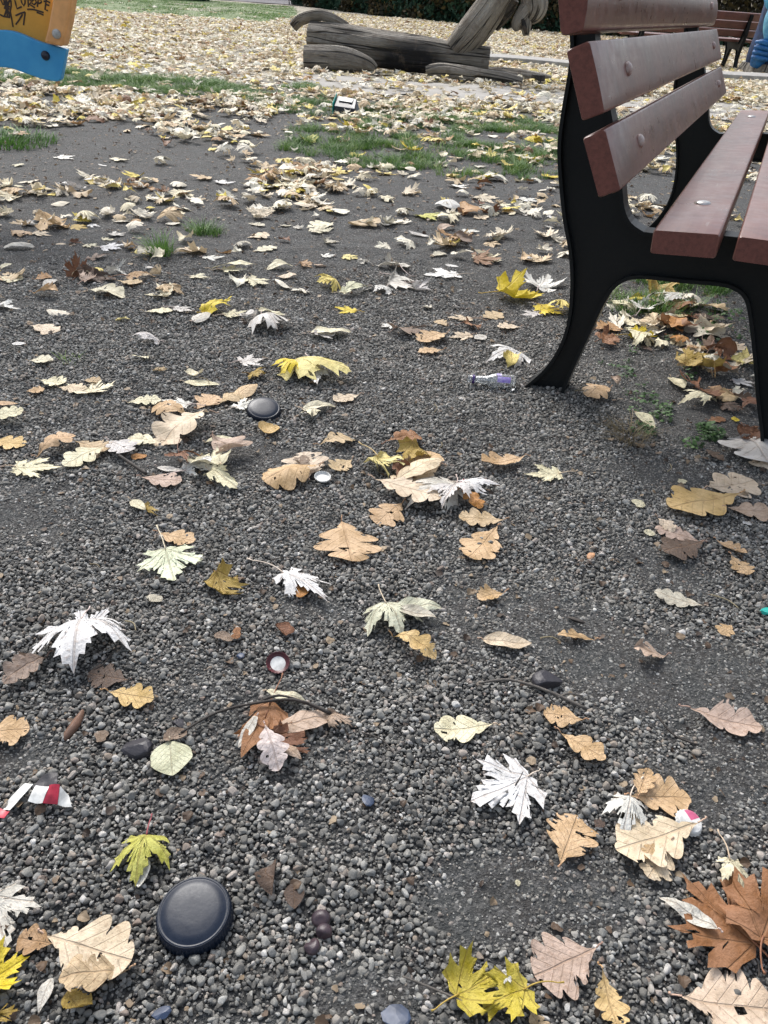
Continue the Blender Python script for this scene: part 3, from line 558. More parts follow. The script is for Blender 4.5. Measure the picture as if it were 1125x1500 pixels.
('s',-0.660,2.401,0.23,0.068,0.60,'C','flat','cream toothed maple leaf lying flat in front of the round grass clump'),
('s',-0.313,2.998,-0.88,0.101,0.80,'C2','crumple','greyish cream toothed maple leaf crumpled well behind the small bright yellow leaf'),
('s',-0.428,3.555,-0.53,0.133,0.80,'P','flat','pale beige toothed maple leaf lying flat well in front of the middle grass patch'),
('o',-0.225,3.197,0.66,0.141,0.60,'TC','crumple','mottled tan oak leaf crumpled well left of the long stemmed white leaf'),
('s',-0.148,3.296,-0.84,0.071,0.70,'C','cup','cream toothed maple leaf with raised edges left of the small brown leaf pile'),
('o',-0.621,3.138,-0.25,0.082,0.50,'C2','flat','greyish cream oak leaf lying flat right of the yellowish grass clump'),
('s',-0.488,3.155,0.66,0.056,0.70,'C2','flat','greyish cream toothed maple leaf lying flat right of the yellowish grass clump'),
('s',-0.433,3.149,-0.63,0.052,0.70,'W2','crumple','off-white toothed maple leaf crumpled right of the yellowish grass clump'),
('v',-1.339,2.584,0.25,0.105,0.40,'W2','dome','off-white narrow leaf with drooping edges left of the upright rusty leaf'),
('o',-1.440,2.786,0.09,0.100,0.70,'T','crumple','tan oak leaf crumpled left of the upright rusty leaf'),
('s',-1.423,2.929,0.53,0.081,0.80,'W2','wave','off-white toothed maple leaf wavy and curled behind the upright rusty leaf'),
('n',-1.346,2.951,-0.90,0.145,0.70,'T','crumple','tan maple leaf crumpled behind the upright rusty leaf'),
('s',-1.331,2.817,-0.19,0.082,0.70,'P','flat','pale beige toothed maple leaf lying flat behind the upright rusty leaf'),
('n',-1.239,2.941,-0.02,0.067,0.90,'YB','flat','brownish yellow maple leaf lying flat behind the upright rusty leaf'),
('s',-1.190,2.975,-0.14,0.049,0.80,'W','flat','white toothed maple leaf lying flat left of the round grass clump'),
('v',-1.201,2.688,0.26,0.036,0.60,'P','flat','pale beige narrow leaf lying flat just behind the upright rusty leaf'),
('n',-1.165,2.732,-0.13,0.046,0.70,'B2','crumple','dark rusty brown maple leaf crumpled just behind the upright rusty leaf'),
('s',-1.104,2.696,-0.02,0.062,0.90,'C','flat','cream toothed maple leaf lying flat just behind the upright rusty leaf'),
('s',-1.075,2.793,0.60,0.053,0.90,'C','flat','cream toothed maple leaf lying flat left of the round grass clump'),
('s',-1.066,2.851,0.82,0.071,0.90,'W2','flat','off-white toothed maple leaf lying flat just left of the round grass clump'),
('s',-1.036,2.679,0.60,0.099,0.80,'W','flat','white toothed maple leaf lying flat just left of the round grass clump'),
('s',-1.027,2.534,1.03,0.088,0.50,'K','wave','dull brownish toothed maple leaf wavy and curled just behind the upright rusty leaf'),
('o',-0.918,2.546,0.68,0.109,0.60,'C2','crumple','greyish cream oak leaf crumpled just left of the round grass clump'),
('s',-0.898,2.614,0.54,0.055,0.70,'YC','crumple','creamy yellow toothed maple leaf crumpled just left of the round grass clump'),
('o',-1.214,2.287,-0.14,0.072,0.80,'C','flat','cream oak leaf lying flat left of the upright rusty leaf'),
('v',-1.244,2.363,0.97,0.041,0.50,'C','wave','cream narrow leaf wavy and curled left of the upright rusty leaf'),
('n',-0.985,2.300,1.79,0.140,0.70,'B2','stand','upright rust brown leaf standing in the leaf heap at upper left'),
('o',-1.095,2.262,0.77,0.050,0.80,'O2','cup','orange tan oak leaf with raised edges just left of the upright rusty leaf'),
('v',-1.040,2.198,1.31,0.070,0.40,'W2','cup','off-white narrow leaf with raised edges just in front of the upright rusty leaf'),
('o',-1.059,2.157,0.05,0.070,0.60,'T','crumple','tan oak leaf crumpled in front of the upright rusty leaf'),
('s',-0.928,2.395,-0.14,0.075,0.80,'W','crumple','white toothed maple leaf crumpled just right of the upright rusty leaf'),
('n',-0.964,2.345,-0.38,0.092,0.70,'D','crumple','dark dull brown maple leaf crumpled just right of the upright rusty leaf'),
('s',-0.949,2.269,1.47,0.082,0.60,'K2','crumple','pinkish beige toothed maple leaf crumpled just in front of the upright rusty leaf'),
('o',-0.821,2.364,0.53,0.090,0.60,'P','crumple','pale beige oak leaf crumpled in front of the round grass clump'),
('o',-0.857,2.289,-0.11,0.078,0.60,'TC','flat','mottled tan oak leaf lying flat right of the upright rusty leaf'),
('n',-0.833,2.334,0.07,0.083,0.50,'TB','wave','brownish tan maple leaf wavy and curled in front of the round grass clump'),
('o',-0.913,2.201,-0.21,0.115,0.45,'C','cup','cream oak leaf with raised edges in front of the upright rusty leaf'),
('s',-1.123,2.045,0.00,0.080,0.80,'W','cup','white leaf cut by the left edge with thin stem'),
('v',-0.821,2.463,-0.26,0.030,0.60,'W2','flat','off-white narrow leaf lying flat just in front of the round grass clump'),
('o',-0.710,2.075,0.42,0.075,0.55,'C','flat','cream oak leaf lying flat well right of the upright rusty leaf'),
('s',-0.637,2.118,0.01,0.058,0.90,'W2','flat','off-white toothed maple leaf lying flat left of the umbrella shaped white leaf'),
('n',-0.550,2.114,0.93,0.102,0.50,'Y','wave','yellow maple leaf wavy and curled left of the umbrella shaped white leaf'),
('v',-0.562,2.035,1.25,0.086,0.40,'W2','dome','off-white narrow leaf with drooping edges left of the umbrella shaped white leaf'),
('s',-0.489,2.104,0.69,0.070,0.70,'C','flat','cream toothed maple leaf lying flat just left of the umbrella shaped white leaf'),
('o',-0.468,2.097,-0.11,0.070,0.50,'W2','crumple','off-white oak leaf crumpled just left of the umbrella shaped white leaf'),
('n',-0.767,2.015,0.20,0.032,0.80,'YC','crumple','creamy yellow maple leaf crumpled behind the tiny grass sprout'),
('o',-0.967,1.924,-0.17,0.081,0.70,'P','flat','pale beige oak leaf lying flat behind the tiny grass sprout'),
('v',-0.966,1.810,0.19,0.033,0.50,'W','flat','white narrow leaf lying flat left of the tiny grass sprout'),
('o',-0.883,1.713,0.33,0.054,0.80,'C','flat','cream oak leaf lying flat just left of the tiny grass sprout'),
('s',-0.608,1.877,-3.07,0.080,0.50,'W2','dome','off-white toothed maple leaf with drooping edges right of the tiny grass sprout'),
('o',-0.651,1.754,0.46,0.059,0.60,'C','crumple','cream oak leaf crumpled right of the tiny grass sprout'),
('s',-0.578,1.722,-0.22,0.031,0.60,'TC','crumple','mottled tan toothed maple leaf crumpled right of the tiny grass sprout'),
('s',-0.387,1.802,0.54,0.073,0.80,'W2','flat','off-white toothed maple leaf lying flat just left of the long creamy yellow leaf'),
('n',-0.350,1.733,-0.18,0.046,0.80,'YB','crumple','brownish yellow maple leaf crumpled just left of the long creamy yellow leaf'),
('v',-0.494,1.665,0.12,0.080,0.30,'C','flat','cream narrow leaf lying flat left of the small black lid'),
('o',-0.825,1.561,0.55,0.038,0.80,'T','flat','tan oak leaf lying flat in front of the tiny grass sprout'),
('o',-0.819,1.621,-0.13,0.063,0.70,'C','flat','cream oak leaf lying flat just in front of the tiny grass sprout'),
('o',-0.765,1.593,-0.12,0.064,0.65,'P','flat','pale beige oak leaf lying flat in front of the tiny grass sprout'),
('o',-0.721,1.630,0.17,0.040,0.80,'TC','cup','mottled tan oak leaf with raised edges just in front of the tiny grass sprout'),
('s',-1.892,4.002,-1.59,0.073,0.80,'C','flat','cream toothed maple leaf lying flat just in front of the dark grass mound'),
('s',-1.801,4.230,-0.30,0.116,0.80,'W','flat','white toothed maple leaf lying flat right of the dark grass mound'),
('v',-1.723,3.542,-0.20,0.054,0.40,'C','flat','cream narrow leaf lying flat in front of the dark grass mound'),
('s',-1.580,3.652,-0.38,0.086,0.70,'W','wave','white toothed maple leaf wavy and curled in front of the dark grass mound'),
('s',-1.539,4.297,-0.33,0.113,0.80,'C','flat','cream toothed maple leaf lying flat well right of the dark grass mound'),
('v',-1.557,4.134,-0.30,0.056,0.50,'W','flat','white narrow leaf lying flat right of the dark grass mound'),
('s',-1.495,3.808,-0.40,0.089,0.80,'W','flat','white toothed maple leaf lying flat well behind the round grass clump'),
('o',-1.465,3.434,0.09,0.114,0.60,'TC','crumple','mottled tan oak leaf crumpled well in front of the dark grass mound'),
('s',-1.492,3.564,0.02,0.090,0.70,'W2','crumple','off-white toothed maple leaf crumpled in front of the dark grass mound'),
('v',-1.204,3.439,-0.08,0.066,0.40,'C','flat','cream narrow leaf lying flat behind the round grass clump'),
('s',-1.375,3.664,0.00,0.087,0.70,'W','wave','white toothed maple leaf wavy and curled well behind the round grass clump'),
('o',-1.280,3.637,0.59,0.111,0.50,'T','crumple','tan oak leaf crumpled left of the yellowish grass clump'),
('s',-0.816,3.538,0.07,0.107,0.80,'WW','flat','bright white toothed maple leaf lying flat behind the yellowish grass clump'),
('n',-0.528,3.803,-0.36,0.089,0.90,'Y','flat','yellow maple leaf in the leaf carpet left of the grass patch'),
('s',-0.892,3.832,0.63,0.104,0.80,'W','flat','white toothed maple leaf lying flat behind the yellowish grass clump'),
('s',-0.615,4.308,-0.01,0.096,0.80,'W2','dome','off-white toothed maple leaf with drooping edges left of the middle grass patch'),
('n',-0.649,5.235,-1.14,0.140,0.90,'G','cup','lime yellow maple leaf with raised edges in front of the crushed teal carton'),
('n',-0.000,5.014,1.34,0.140,0.90,'Y','cup','yellow maple leaf with raised edges just right of the middle grass patch'),
('n',0.803,5.772,0.80,0.140,0.90,'Y','dome','yellow maple leaf beside the bench back at the leaf carpet'),
('n',0.663,4.918,0.60,0.140,0.90,'Y','cup','yellow maple leaf with raised edges behind the small brown leaf pile'),
('n',0.749,4.510,0.70,0.100,0.90,'Y','flat','yellow maple leaf lying flat right of the small brown leaf pile'),
('s',-0.140,4.449,1.14,0.140,0.70,'C','dome','cream toothed maple leaf with drooping edges just in front of the middle grass patch'),
('s',0.215,4.085,0.57,0.126,0.80,'WW','flat','bright white toothed maple leaf lying flat just behind the small brown leaf pile'),
('s',0.541,3.888,0.55,0.116,0.90,'W','flat','large white toothed maple leaf lying flat right of the small brown leaf pile'),
('n',0.890,2.373,-0.76,0.057,0.80,'B2','wave','dark rusty brown maple leaf wavy and curled just right of the pile under the bench'),
('n',0.870,2.418,0.69,0.093,0.80,'B','wave','rusty brown maple leaf wavy and curled just right of the pile under the bench'),
('o',0.902,2.270,-2.67,0.081,0.60,'B2','cup','dark rusty brown oak leaf with raised edges just right of the pile under the bench'),
('n',0.958,2.387,-1.26,0.088,0.80,'D','wave','dark dull brown maple leaf wavy and curled right of the pile under the bench'),
('o',0.786,2.182,-0.88,0.070,0.60,'O','wave','orange brown oak leaf wavy and curled in front of the pile under the bench'),
('n',0.773,1.959,0.57,0.081,0.90,'YB','wave','brownish yellow maple leaf wavy and curled in front of the pile under the bench'),
('o',0.836,1.926,0.56,0.081,0.60,'B','wave','rusty brown oak leaf wavy and curled behind the front bench leg'),
('n',0.818,1.838,0.36,0.064,0.80,'TB','wave','brownish tan maple leaf wavy and curled just left of the front bench leg'),
('o',0.781,1.861,-1.09,0.071,0.60,'B2','cup','dark rusty brown oak leaf with raised edges left of the front bench leg'),
('n',0.825,1.780,-0.67,0.051,0.80,'D','wave','dark dull brown maple leaf wavy and curled just left of the front bench leg'),
('o',0.808,2.083,0.50,0.079,0.60,'TB','wave','brownish tan oak leaf wavy and curled in front of the pile under the bench'),
('n',0.583,2.117,0.68,0.076,0.80,'B','wave','rusty brown maple leaf wavy and curled left of the pile under the bench'),
('o',0.856,1.747,0.68,0.076,0.60,'B2','wave','dark rusty brown oak leaf wavy and curled just left of the front bench leg'),
('o',0.717,2.066,2.08,0.041,0.60,'D','flat','dark dull brown oak leaf lying flat in front of the pile under the bench'),
('n',0.841,1.655,-1.12,0.052,0.80,'B','wave','rusty brown maple leaf wavy and curled just in front of the front bench leg'),
]
GRAF = [[(-1.4174, 0.6954), (-1.4162, 0.6827), (-1.415, 0.6699), (-1.3968, 0.677)], [(-1.395, 0.701), (-1.3945, 0.6883), (-1.389, 0.68), (-1.3829, 0.6889), (-1.3803, 0.7019)], [(-1.3695, 0.7046), (-1.3717, 0.6896), (-1.3731, 0.6778)], [(-1.3692, 0.7025), (-1.3596, 0.6967), (-1.3621, 0.6902), (-1.3706, 0.6865), (-1.36, 0.6818), (-1.3508, 0.6763)], [(-1.3482, 0.7027), (-1.357, 0.6969), (-1.3574, 0.6883), (-1.3503, 0.6856), (-1.3425, 0.6924), (-1.3436, 0.6998), (-1.3482, 0.7027)], [(-1.3411, 0.6797), (-1.3376, 0.6917), (-1.3329, 0.7026), (-1.3243, 0.701), (-1.3242, 0.6946), (-1.3354, 0.6897)], [(-1.3043, 0.7053), (-1.3091, 0.6934), (-1.3158, 0.6737), (-1.3057, 0.6704)], [(-1.3112, 0.689), (-1.2976, 0.6864)], [(-1.316, 0.6972), (-1.3053, 0.7), (-1.2936, 0.6943)], [(-1.379, 0.6699), (-1.3672, 0.671), (-1.3544, 0.6709), (-1.3395, 0.668), (-1.3222, 0.6642)], [(-1.3468, 0.6636), (-1.3358, 0.6606), (-1.3237, 0.6566)], [(-1.4016, 0.6218), (-1.3952, 0.6408), (-1.3878, 0.6618)], [(-1.4245, 0.6488), (-1.4062, 0.6564), (-1.3878, 0.6618)], [(-1.4294, 0.6217), (-1.4157, 0.6352), (-1.3983, 0.6547)], [(-1.457, 0.6952), (-1.4551, 0.6804), (-1.4541, 0.6611), (-1.4529, 0.6427)], [(-1.4363, 0.6964), (-1.4457, 0.6766), (-1.4572, 0.6587), (-1.4655, 0.6441)], [(-1.4674, 0.6946), (-1.4629, 0.6799), (-1.4473, 0.6808), (-1.4314, 0.6956)], [(-1.4316, 0.6946), (-1.434, 0.6773), (-1.4416, 0.6597), (-1.4477, 0.643)], [(-1.48, 0.6487), (-1.4681, 0.644), (-1.4453, 0.6421)], [(-1.4523, 0.6933), (-1.4492, 0.6721), (-1.4473, 0.6507)], [(-1.4411, 0.6619), (-1.4405, 0.6402), (-1.4409, 0.6139)], [(-1.4596, 0.6715), (-1.4383, 0.6749)], [(-1.4589, 0.6865), (-1.4428, 0.6661)], [(-1.4469, 0.6947), (-1.4514, 0.6677), (-1.4553, 0.6437)], [(-1.4403, 0.6898), (-1.4606, 0.6671)]]
# ------------------------------------------------------------------ camera, light
H = .8
p_, r_ = R(34.0), R(4.1)
fwd = Vector((0, math.cos(p_), -math.sin(p_))); up0 = Vector((0, math.sin(p_), math.cos(p_))); rt0 = Vector((1, 0, 0))
rt = rt0*math.cos(r_)+up0*math.sin(r_); up = -rt0*math.sin(r_)+up0*math.cos(r_)
cam = bpy.data.cameras.new('camera'); co = bpy.data.objects.new('camera', cam); C.objects.link(co)
co.matrix_world = Matrix(((rt.x, up.x, -fwd.x, 0), (rt.y, up.y, -fwd.y, 0), (rt.z, up.z, -fwd.z, H), (0, 0, 0, 1)))
cam.sensor_fit = 'VERTICAL'; cam.sensor_height = 36; cam.sensor_width = 27; cam.lens = 36*1130/1500
cam.clip_start = .02; cam.clip_end = 1000
scene.camera = co
w = bpy.data.worlds.new('World'); scene.world = w; w.use_nodes = True; nt = w.node_tree
bg = nt.nodes['Background']; sky = nt.nodes.new('ShaderNodeTexSky'); sky.sky_type = 'NISHITA'; sky.sun_disc = False
SE, SA = 48, -25      # elevation, azimuth (from +Y towards +X)
sky.sun_elevation = R(SE); sky.sun_rotation = R(SA); sky.dust_density = 4; sky.ozone_density = 1.5; sky.air_density = 1.2
hs = nt.nodes.new('ShaderNodeHueSaturation'); hs.inputs['Saturation'].default_value = .56
nt.links.new(sky.outputs[0], hs.inputs['Color']); nt.links.new(hs.outputs[0], bg.inputs[0]); bg.inputs[1].default_value = .14
sl = bpy.data.lights.new('sun', 'SUN'); so = bpy.data.objects.new('sun', sl); C.objects.link(so)
sl.energy = 1.6; sl.angle = R(26); sl.color = (1, .985, .96)
sd = Vector((math.sin(R(SA))*math.cos(R(SE)), math.cos(R(SA))*math.cos(R(SE)), math.sin(R(SE))))
so.rotation_euler = (-sd).to_track_quat('-Z', 'Y').to_euler(); so.location = (0, 0, 10)
vs = scene.view_settings; vs.view_transform = 'Standard'; vs.look = 'None'; vs.gamma = 1; vs.exposure = EXPO
scene.render.resolution_x = 768; scene.render.resolution_y = 1024

# ------------------------------------------------------------------ ground sheet
def axis(a, b, st, lo, hi, gr=1.16):
    m = list(np.arange(a, b+1e-6, st)); s = st; l = []
    x = a
    while x > lo: s *= gr; x -= s; l.append(x)
    s = st; u = []; x = b
    while x < hi: s *= gr; x += s; u.append(x)
    return np.array(l[::-1]+m+u)
xs = axis(-1.5, 1.7, .012, -160, 160); ys = axis(.2, 3.2, .012, -60, 260)
GX, GY = np.meshgrid(xs, ys); GZ = gh(GX, GY)
nx, ny = len(xs), len(ys)
idx = np.arange(nx*ny).reshape(ny, nx)
fc = np.stack([idx[:-1, :-1], idx[:-1, 1:], idx[1:, 1:], idx[1:, :-1]], -1).reshape(-1, 4)
g = mesh_obj('ground', np.stack([GX, GY, GZ], -1).reshape(-1, 3), fc, M['soil'], smooth=True); tag(g, kind='structure')
def sheet(name, pts, z, mat, kind='structure', step=.5):
    # irregular outline sheet following the ground, n x m grid between two border polylines (near, far)
    near, far = pts; n = len(near); vs_, fs = [], []
    K = 10
    for i in range(n):
        for k in range(K+1):
            f = k/K; x = near[i][0]*(1-f)+far[i][0]*f; y = near[i][1]*(1-f)+far[i][1]*f
            vs_.append((x, y, ghs(x, y)+z))
    for i in range(n-1):
        for k in range(K): a = i*(K+1)+k; fs.append((a, a+K+1, a+K+2, a+1))
    o = mesh_obj(name, vs_, fs, mat, smooth=True); return tag(o, kind=kind)
def jl(x0, x1, y, n, j): return [(x0+(x1-x0)*i/(n-1), y+random.uniform(-j, j)) for i in range(n)]
sheet('sandy_path', (jl(-1.3, 9, 8.15, 60, .16), jl(-1.3, 9, 9.55, 60, .2)), .006, M['sand'])
sheet('lawn', (jl(-40, -2.6, 21.2, 60, .5), jl(-40, -5.4, 39, 60, .1)), .012, M['lawn'])
sheet('asphalt_path', (jl(-60, 10, 41, 40, .0), jl(-60, 10, 56, 40, .0)), .016, M['asphalt'])

# ------------------------------------------------------------------ gravel (uncountable): real pebbles as instances
protos = bpy.data.collections.new('protos')     # never linked to the scene: prototypes only
def pebble_proto(i):
    bm = bmesh.new(); bmesh.ops.create_icosphere(bm, subdivisions=3, radius=.5)
    rs = np.random.RandomState(100+i); d = [(Vector(rs.normal(size=3)).normalized(), rs.uniform(.24, .42)) for _ in range(11)]
    sq = (1, rs.uniform(.62, .95), rs.uniform(.5, .8))
    for v in bm.verts:
        for n, h in d:
            k = v.co.dot(n)-h
            if k > 0: v.co -= n*k*.93
        v.co = Vector((v.co.x*sq[0], v.co.y*sq[1], v.co.z*sq[2]))
    me = bpy.data.meshes.new('pebble'); bm.to_mesh(me); bm.free(); me.materials.append(M['pebble'])
    me.polygons.foreach_set('use_smooth', [True]*len(me.polygons))
    o = bpy.data.objects.new('pebble_%02d' % i, me); return o
def make_inst(name, pts, rot, scl, pidx, protolist, mat=None):
    col = bpy.data.collections.new(name+'_protos')
    for o in protolist: col.objects.link(o)
    me = bpy.data.meshes.new(name); me.from_pydata([tuple(p) for p in pts], [], [])
    a = me.attributes.new('rot', 'FLOAT_VECTOR', 'POINT'); a.data.foreach_set('vector', np.asarray(rot, np.float32).ravel())
    a = me.attributes.new('scl', 'FLOAT_VECTOR', 'POINT'); a.data.foreach_set('vector', np.asarray(scl, np.float32).ravel())
    a = me.attributes.new('pid', 'INT', 'POINT'); a.data.foreach_set('value', np.asarray(pidx, np.int32))
    if mat: me.materials.append(mat)
    o = link(bpy.data.objects.new(name, me))
    ng = bpy.data.node_groups.new(name, 'GeometryNodeTree')
    ng.interface.new_socket('Geometry', in_out='INPUT', socket_type='NodeSocketGeometry')
    ng.interface.new_socket('Geometry', in_out='OUTPUT', socket_type='NodeSocketGeometry')
    gi = ng.nodes.new('NodeGroupInput'); go = ng.nodes.new('NodeGroupOutput')
    ip = ng.nodes.new('GeometryNodeInstanceOnPoints'); ci = ng.nodes.new('GeometryNodeCollectionInfo')
    ci.inputs['Collection'].default_value = col; ci.inputs['Separate Children'].default_value = True; ci.inputs['Reset Children'].default_value = True
    def at(n, ty):
        q = ng.nodes.new('GeometryNodeInputNamedAttribute'); q.data_type = ty; q.inputs['Name'].default_value = n
        return [s for s in q.outputs if s.enabled and s.name == 'Attribute'][0]
    L = ng.links.new
    L(gi.outputs[0], ip.inputs['Points']); L(ci.outputs[0], ip.inputs['Instance']); ip.inputs['Pick Instance'].default_value = True
    L(at('pid', 'INT'), ip.inputs['Instance Index'])
    e = ng.nodes.new('FunctionNodeEulerToRotation'); L(at('rot', 'FLOAT_VECTOR'), e.inputs[0]); L(e.outputs[0], ip.inputs['Rotation'])
    L(at('scl', 'FLOAT_VECTOR'), ip.inputs['Scale']); L(ip.outputs[0], go.inputs[0])
    m = o.modifiers.new('scatter', 'NODES'); m.node_group = ng
    return o
MUD = [(.27, .93, .16, .10), (.36, .80, .16, .07), (.23, .475, .13, .075), (.12, .45, .06, .06), (-.62, 1.09, .14, .12), (-.25, 1.38, .18, .06), (.50, .83, .14, .09), (.50, 1.06, .10, .08), (.52, .66, .10, .08),
       (.40, .60, .08, .06), (-.10, .90, .10, .04), (-.42, 1.30, .2, .05), (.56, 1.42, .16, .06), (.95, 1.6, .4, .2), (.75, 1.9, .35, .3), (.02, .36, .08, .03), (-.42,.60,.06,.05),(-.75,.8,.1,.1)]
def gmask(x, y):
    m = 1-sst(2.0, 3.1, y+.5*(vn(x, y, 3, 21)-.5)+.25*np.abs(x))
    for a, b, ra, rb in MUD: m = m-.78*np.exp(-(((x-a)/ra)**2+((y-b)/rb)**2)**1.3)
    m = m*(.52+.55*sst(.22, .58, vn(x, y, 7, 22)*.5+vn(x, y, 22, 23)*.5))
    return np.clip(m, .0, 1)
leafspots = [(x+math.cos(a)*L*.5, y+math.sin(a)*L*.5, L) for (k, x, y, a, L, wr, c, st, lb) in LEAVES]
def scatter_pebbles():
    P, RO, SC, ID = [], [], [], []
    for layer, (pitch, med, sig) in enumerate(((.0045, .0050, .36), (.0072, .0070, .34), (.0050, .0027, .25))):
        gx = np.arange(-2.2, 2.6, pitch); gy = np.arange(.22, 3.6, pitch)
        X, Y = np.meshgrid(gx, gy); X = X.ravel()+RS.uniform(-.5, .5, X.size)*pitch; Y = Y.ravel()+RS.uniform(-.5, .5, Y.size)*pitch
        d = .45+.83*Y
        k = RS.rand(len(X)) > sst(.14, .75, np.abs(X-.03*Y)-.5*d+.35*(vn(X, Y, 4, 24)-.5))
        X, Y = X[k], Y[k]
        m = gmask(X, Y)
        prob = ((.52+.46*m)*(1-.7*sst(2.4, 3.4, Y)), .10+.62*m, .36*(1-.9*sst(1.4, 2.2, Y))+0*m)[layer]
        k = RS.rand(len(X)) < prob; X, Y, m = X[k], Y[k], m[k]
        s = med*np.exp(RS.normal(size=len(X))*sig); s = s*(.68+.32*sst(.1, .5, m)) if layer < 2 else s; s = np.clip(s, .0020, .015)
        z = gh(X, Y) + s*((.30*m-.02-.22*RS.rand(len(s))*(1-m)), (.40*m-.10), .15+0*m)[layer] + m*.0010*(layer < 2)
        if layer == 1:
            kk = np.ones(len(X), bool)
            for (lx, ly, lr) in leafspots:
                if ly < 2.6: kk &= ((X-lx)**2+(Y-ly)**2 > (.43*lr)**2)
            X, Y, m, s, z = X[kk], Y[kk], m[kk], s[kk], z[kk]
        P.append(np.stack([X, Y, z], 1)); RO.append(np.stack([RS.normal(size=len(X))*.3, RS.normal(size=len(X))*.3, RS.uniform(0, 2*PI, len(X))], 1))
        SC.append(np.stack([s]*3, 1)); ID.append(RS.randint(0, 8, len(X)))
    P = np.concatenate(P); print('pebbles', len(P))
    o = make_inst('gravel', P, np.concatenate(RO), np.concatenate(SC), np.concatenate(ID), [pebble_proto(i) for i in range(8)], M['pebble'])
    tag(o, 'loose rounded grey gravel lying in and on the dark soil', 'gravel', kind='stuff')
scatter_pebbles()

# ------------------------------------------------------------------ leaves
PAL = dict(W=(.78, .77, .73), WW=(.80, .79, .75), W2=(.66, .63, .58), GW=(.80, .84, .62), C=(.74, .69, .50), C2=(.58, .54, .43), GC=(.66, .66, .49), P=(.70, .58, .43), P2=(.68, .54, .41),
           T=(.60, .42, .25), T2=(.64, .46, .22), TB=(.46, .30, .17), TC=(.55, .42, .26), K=(.30, .23, .18), K2=(.50, .38, .30), K3=(.62, .54, .50), O=(.50, .25, .09), O2=(.48, .29, .15),
           B=(.30, .15, .075), B2=(.20, .095, .055), D=(.13, .095, .075), Y=(.74, .58, .07), Y2=(.62, .55, .12), YG=(.52, .43, .08), YB=(.42, .30, .09), YC=(.78, .68, .30), G=(.50, .49, .13))
SIL = [(0, 1), (.06, .88), (.115, .865), (.11, .76), (.20, .745), (.16, .64), (.255, .60), (.17, .50), (.135, .40), (.23, .45), (.29, .545), (.36, .50), (.45, .615), (.50, .545), (.68, .64), (.575, .47), (.64, .40),
       (.48, .35), (.50, .27), (.37, .25), (.25, .19), (.36, .145), (.53, .13), (.41, .035), (.36, -.05), (.24, -.01), (.10, -.055), (.0, 0)]
NOR = [(0, 1), (.045, .87), (.13, .86), (.115, .73), (.29, .78), (.225, .62), (.19, .46), (.34, .53), (.41, .66), (.50, .57), (.74, .68), (.64, .50), (.77, .41), (.58, .34), (.42, .25), (.57, .22), (.78, .18),
       (.57, .07), (.53, -.05), (.34, -.02), (.14, -.09), (0, 0)]
def outline_maple(kind, rs, sub=2):
    src = SIL if kind == 's' else NOR
    def side(sg):
        lob = 1+rs.uniform(-.12, .12, 3); pts = []
        for x, y in src:
            a = math.atan2(x, y); k = lob[0] if a < .5 else lob[1] if a < 1.25 else lob[2]
            j = .026 if 0 < x else 0
            pts.append((sg*(x*k+rs.uniform(-j, j)), y*k+rs.uniform(-j, j)))
        pts[0] = (0, 1); pts[-1] = (0, 0); return pts
    r, l = side(1), side(-1)
    loop = r[:-1]+[(0, -.0)]+l[:-1][::-1][:-1]
    loop = r[:-1]+[(0, -.02)]+l[1:-1][::-1]
    out = []
    n = len(loop)
    for i in range(n):
        a, b = loop[i], loop[(i+1) % n]
        for k in range(sub): f = k/sub; out.append((a[0]*(1-f)+b[0]*f, a[1]*(1-f)+b[1]*f))
    return out
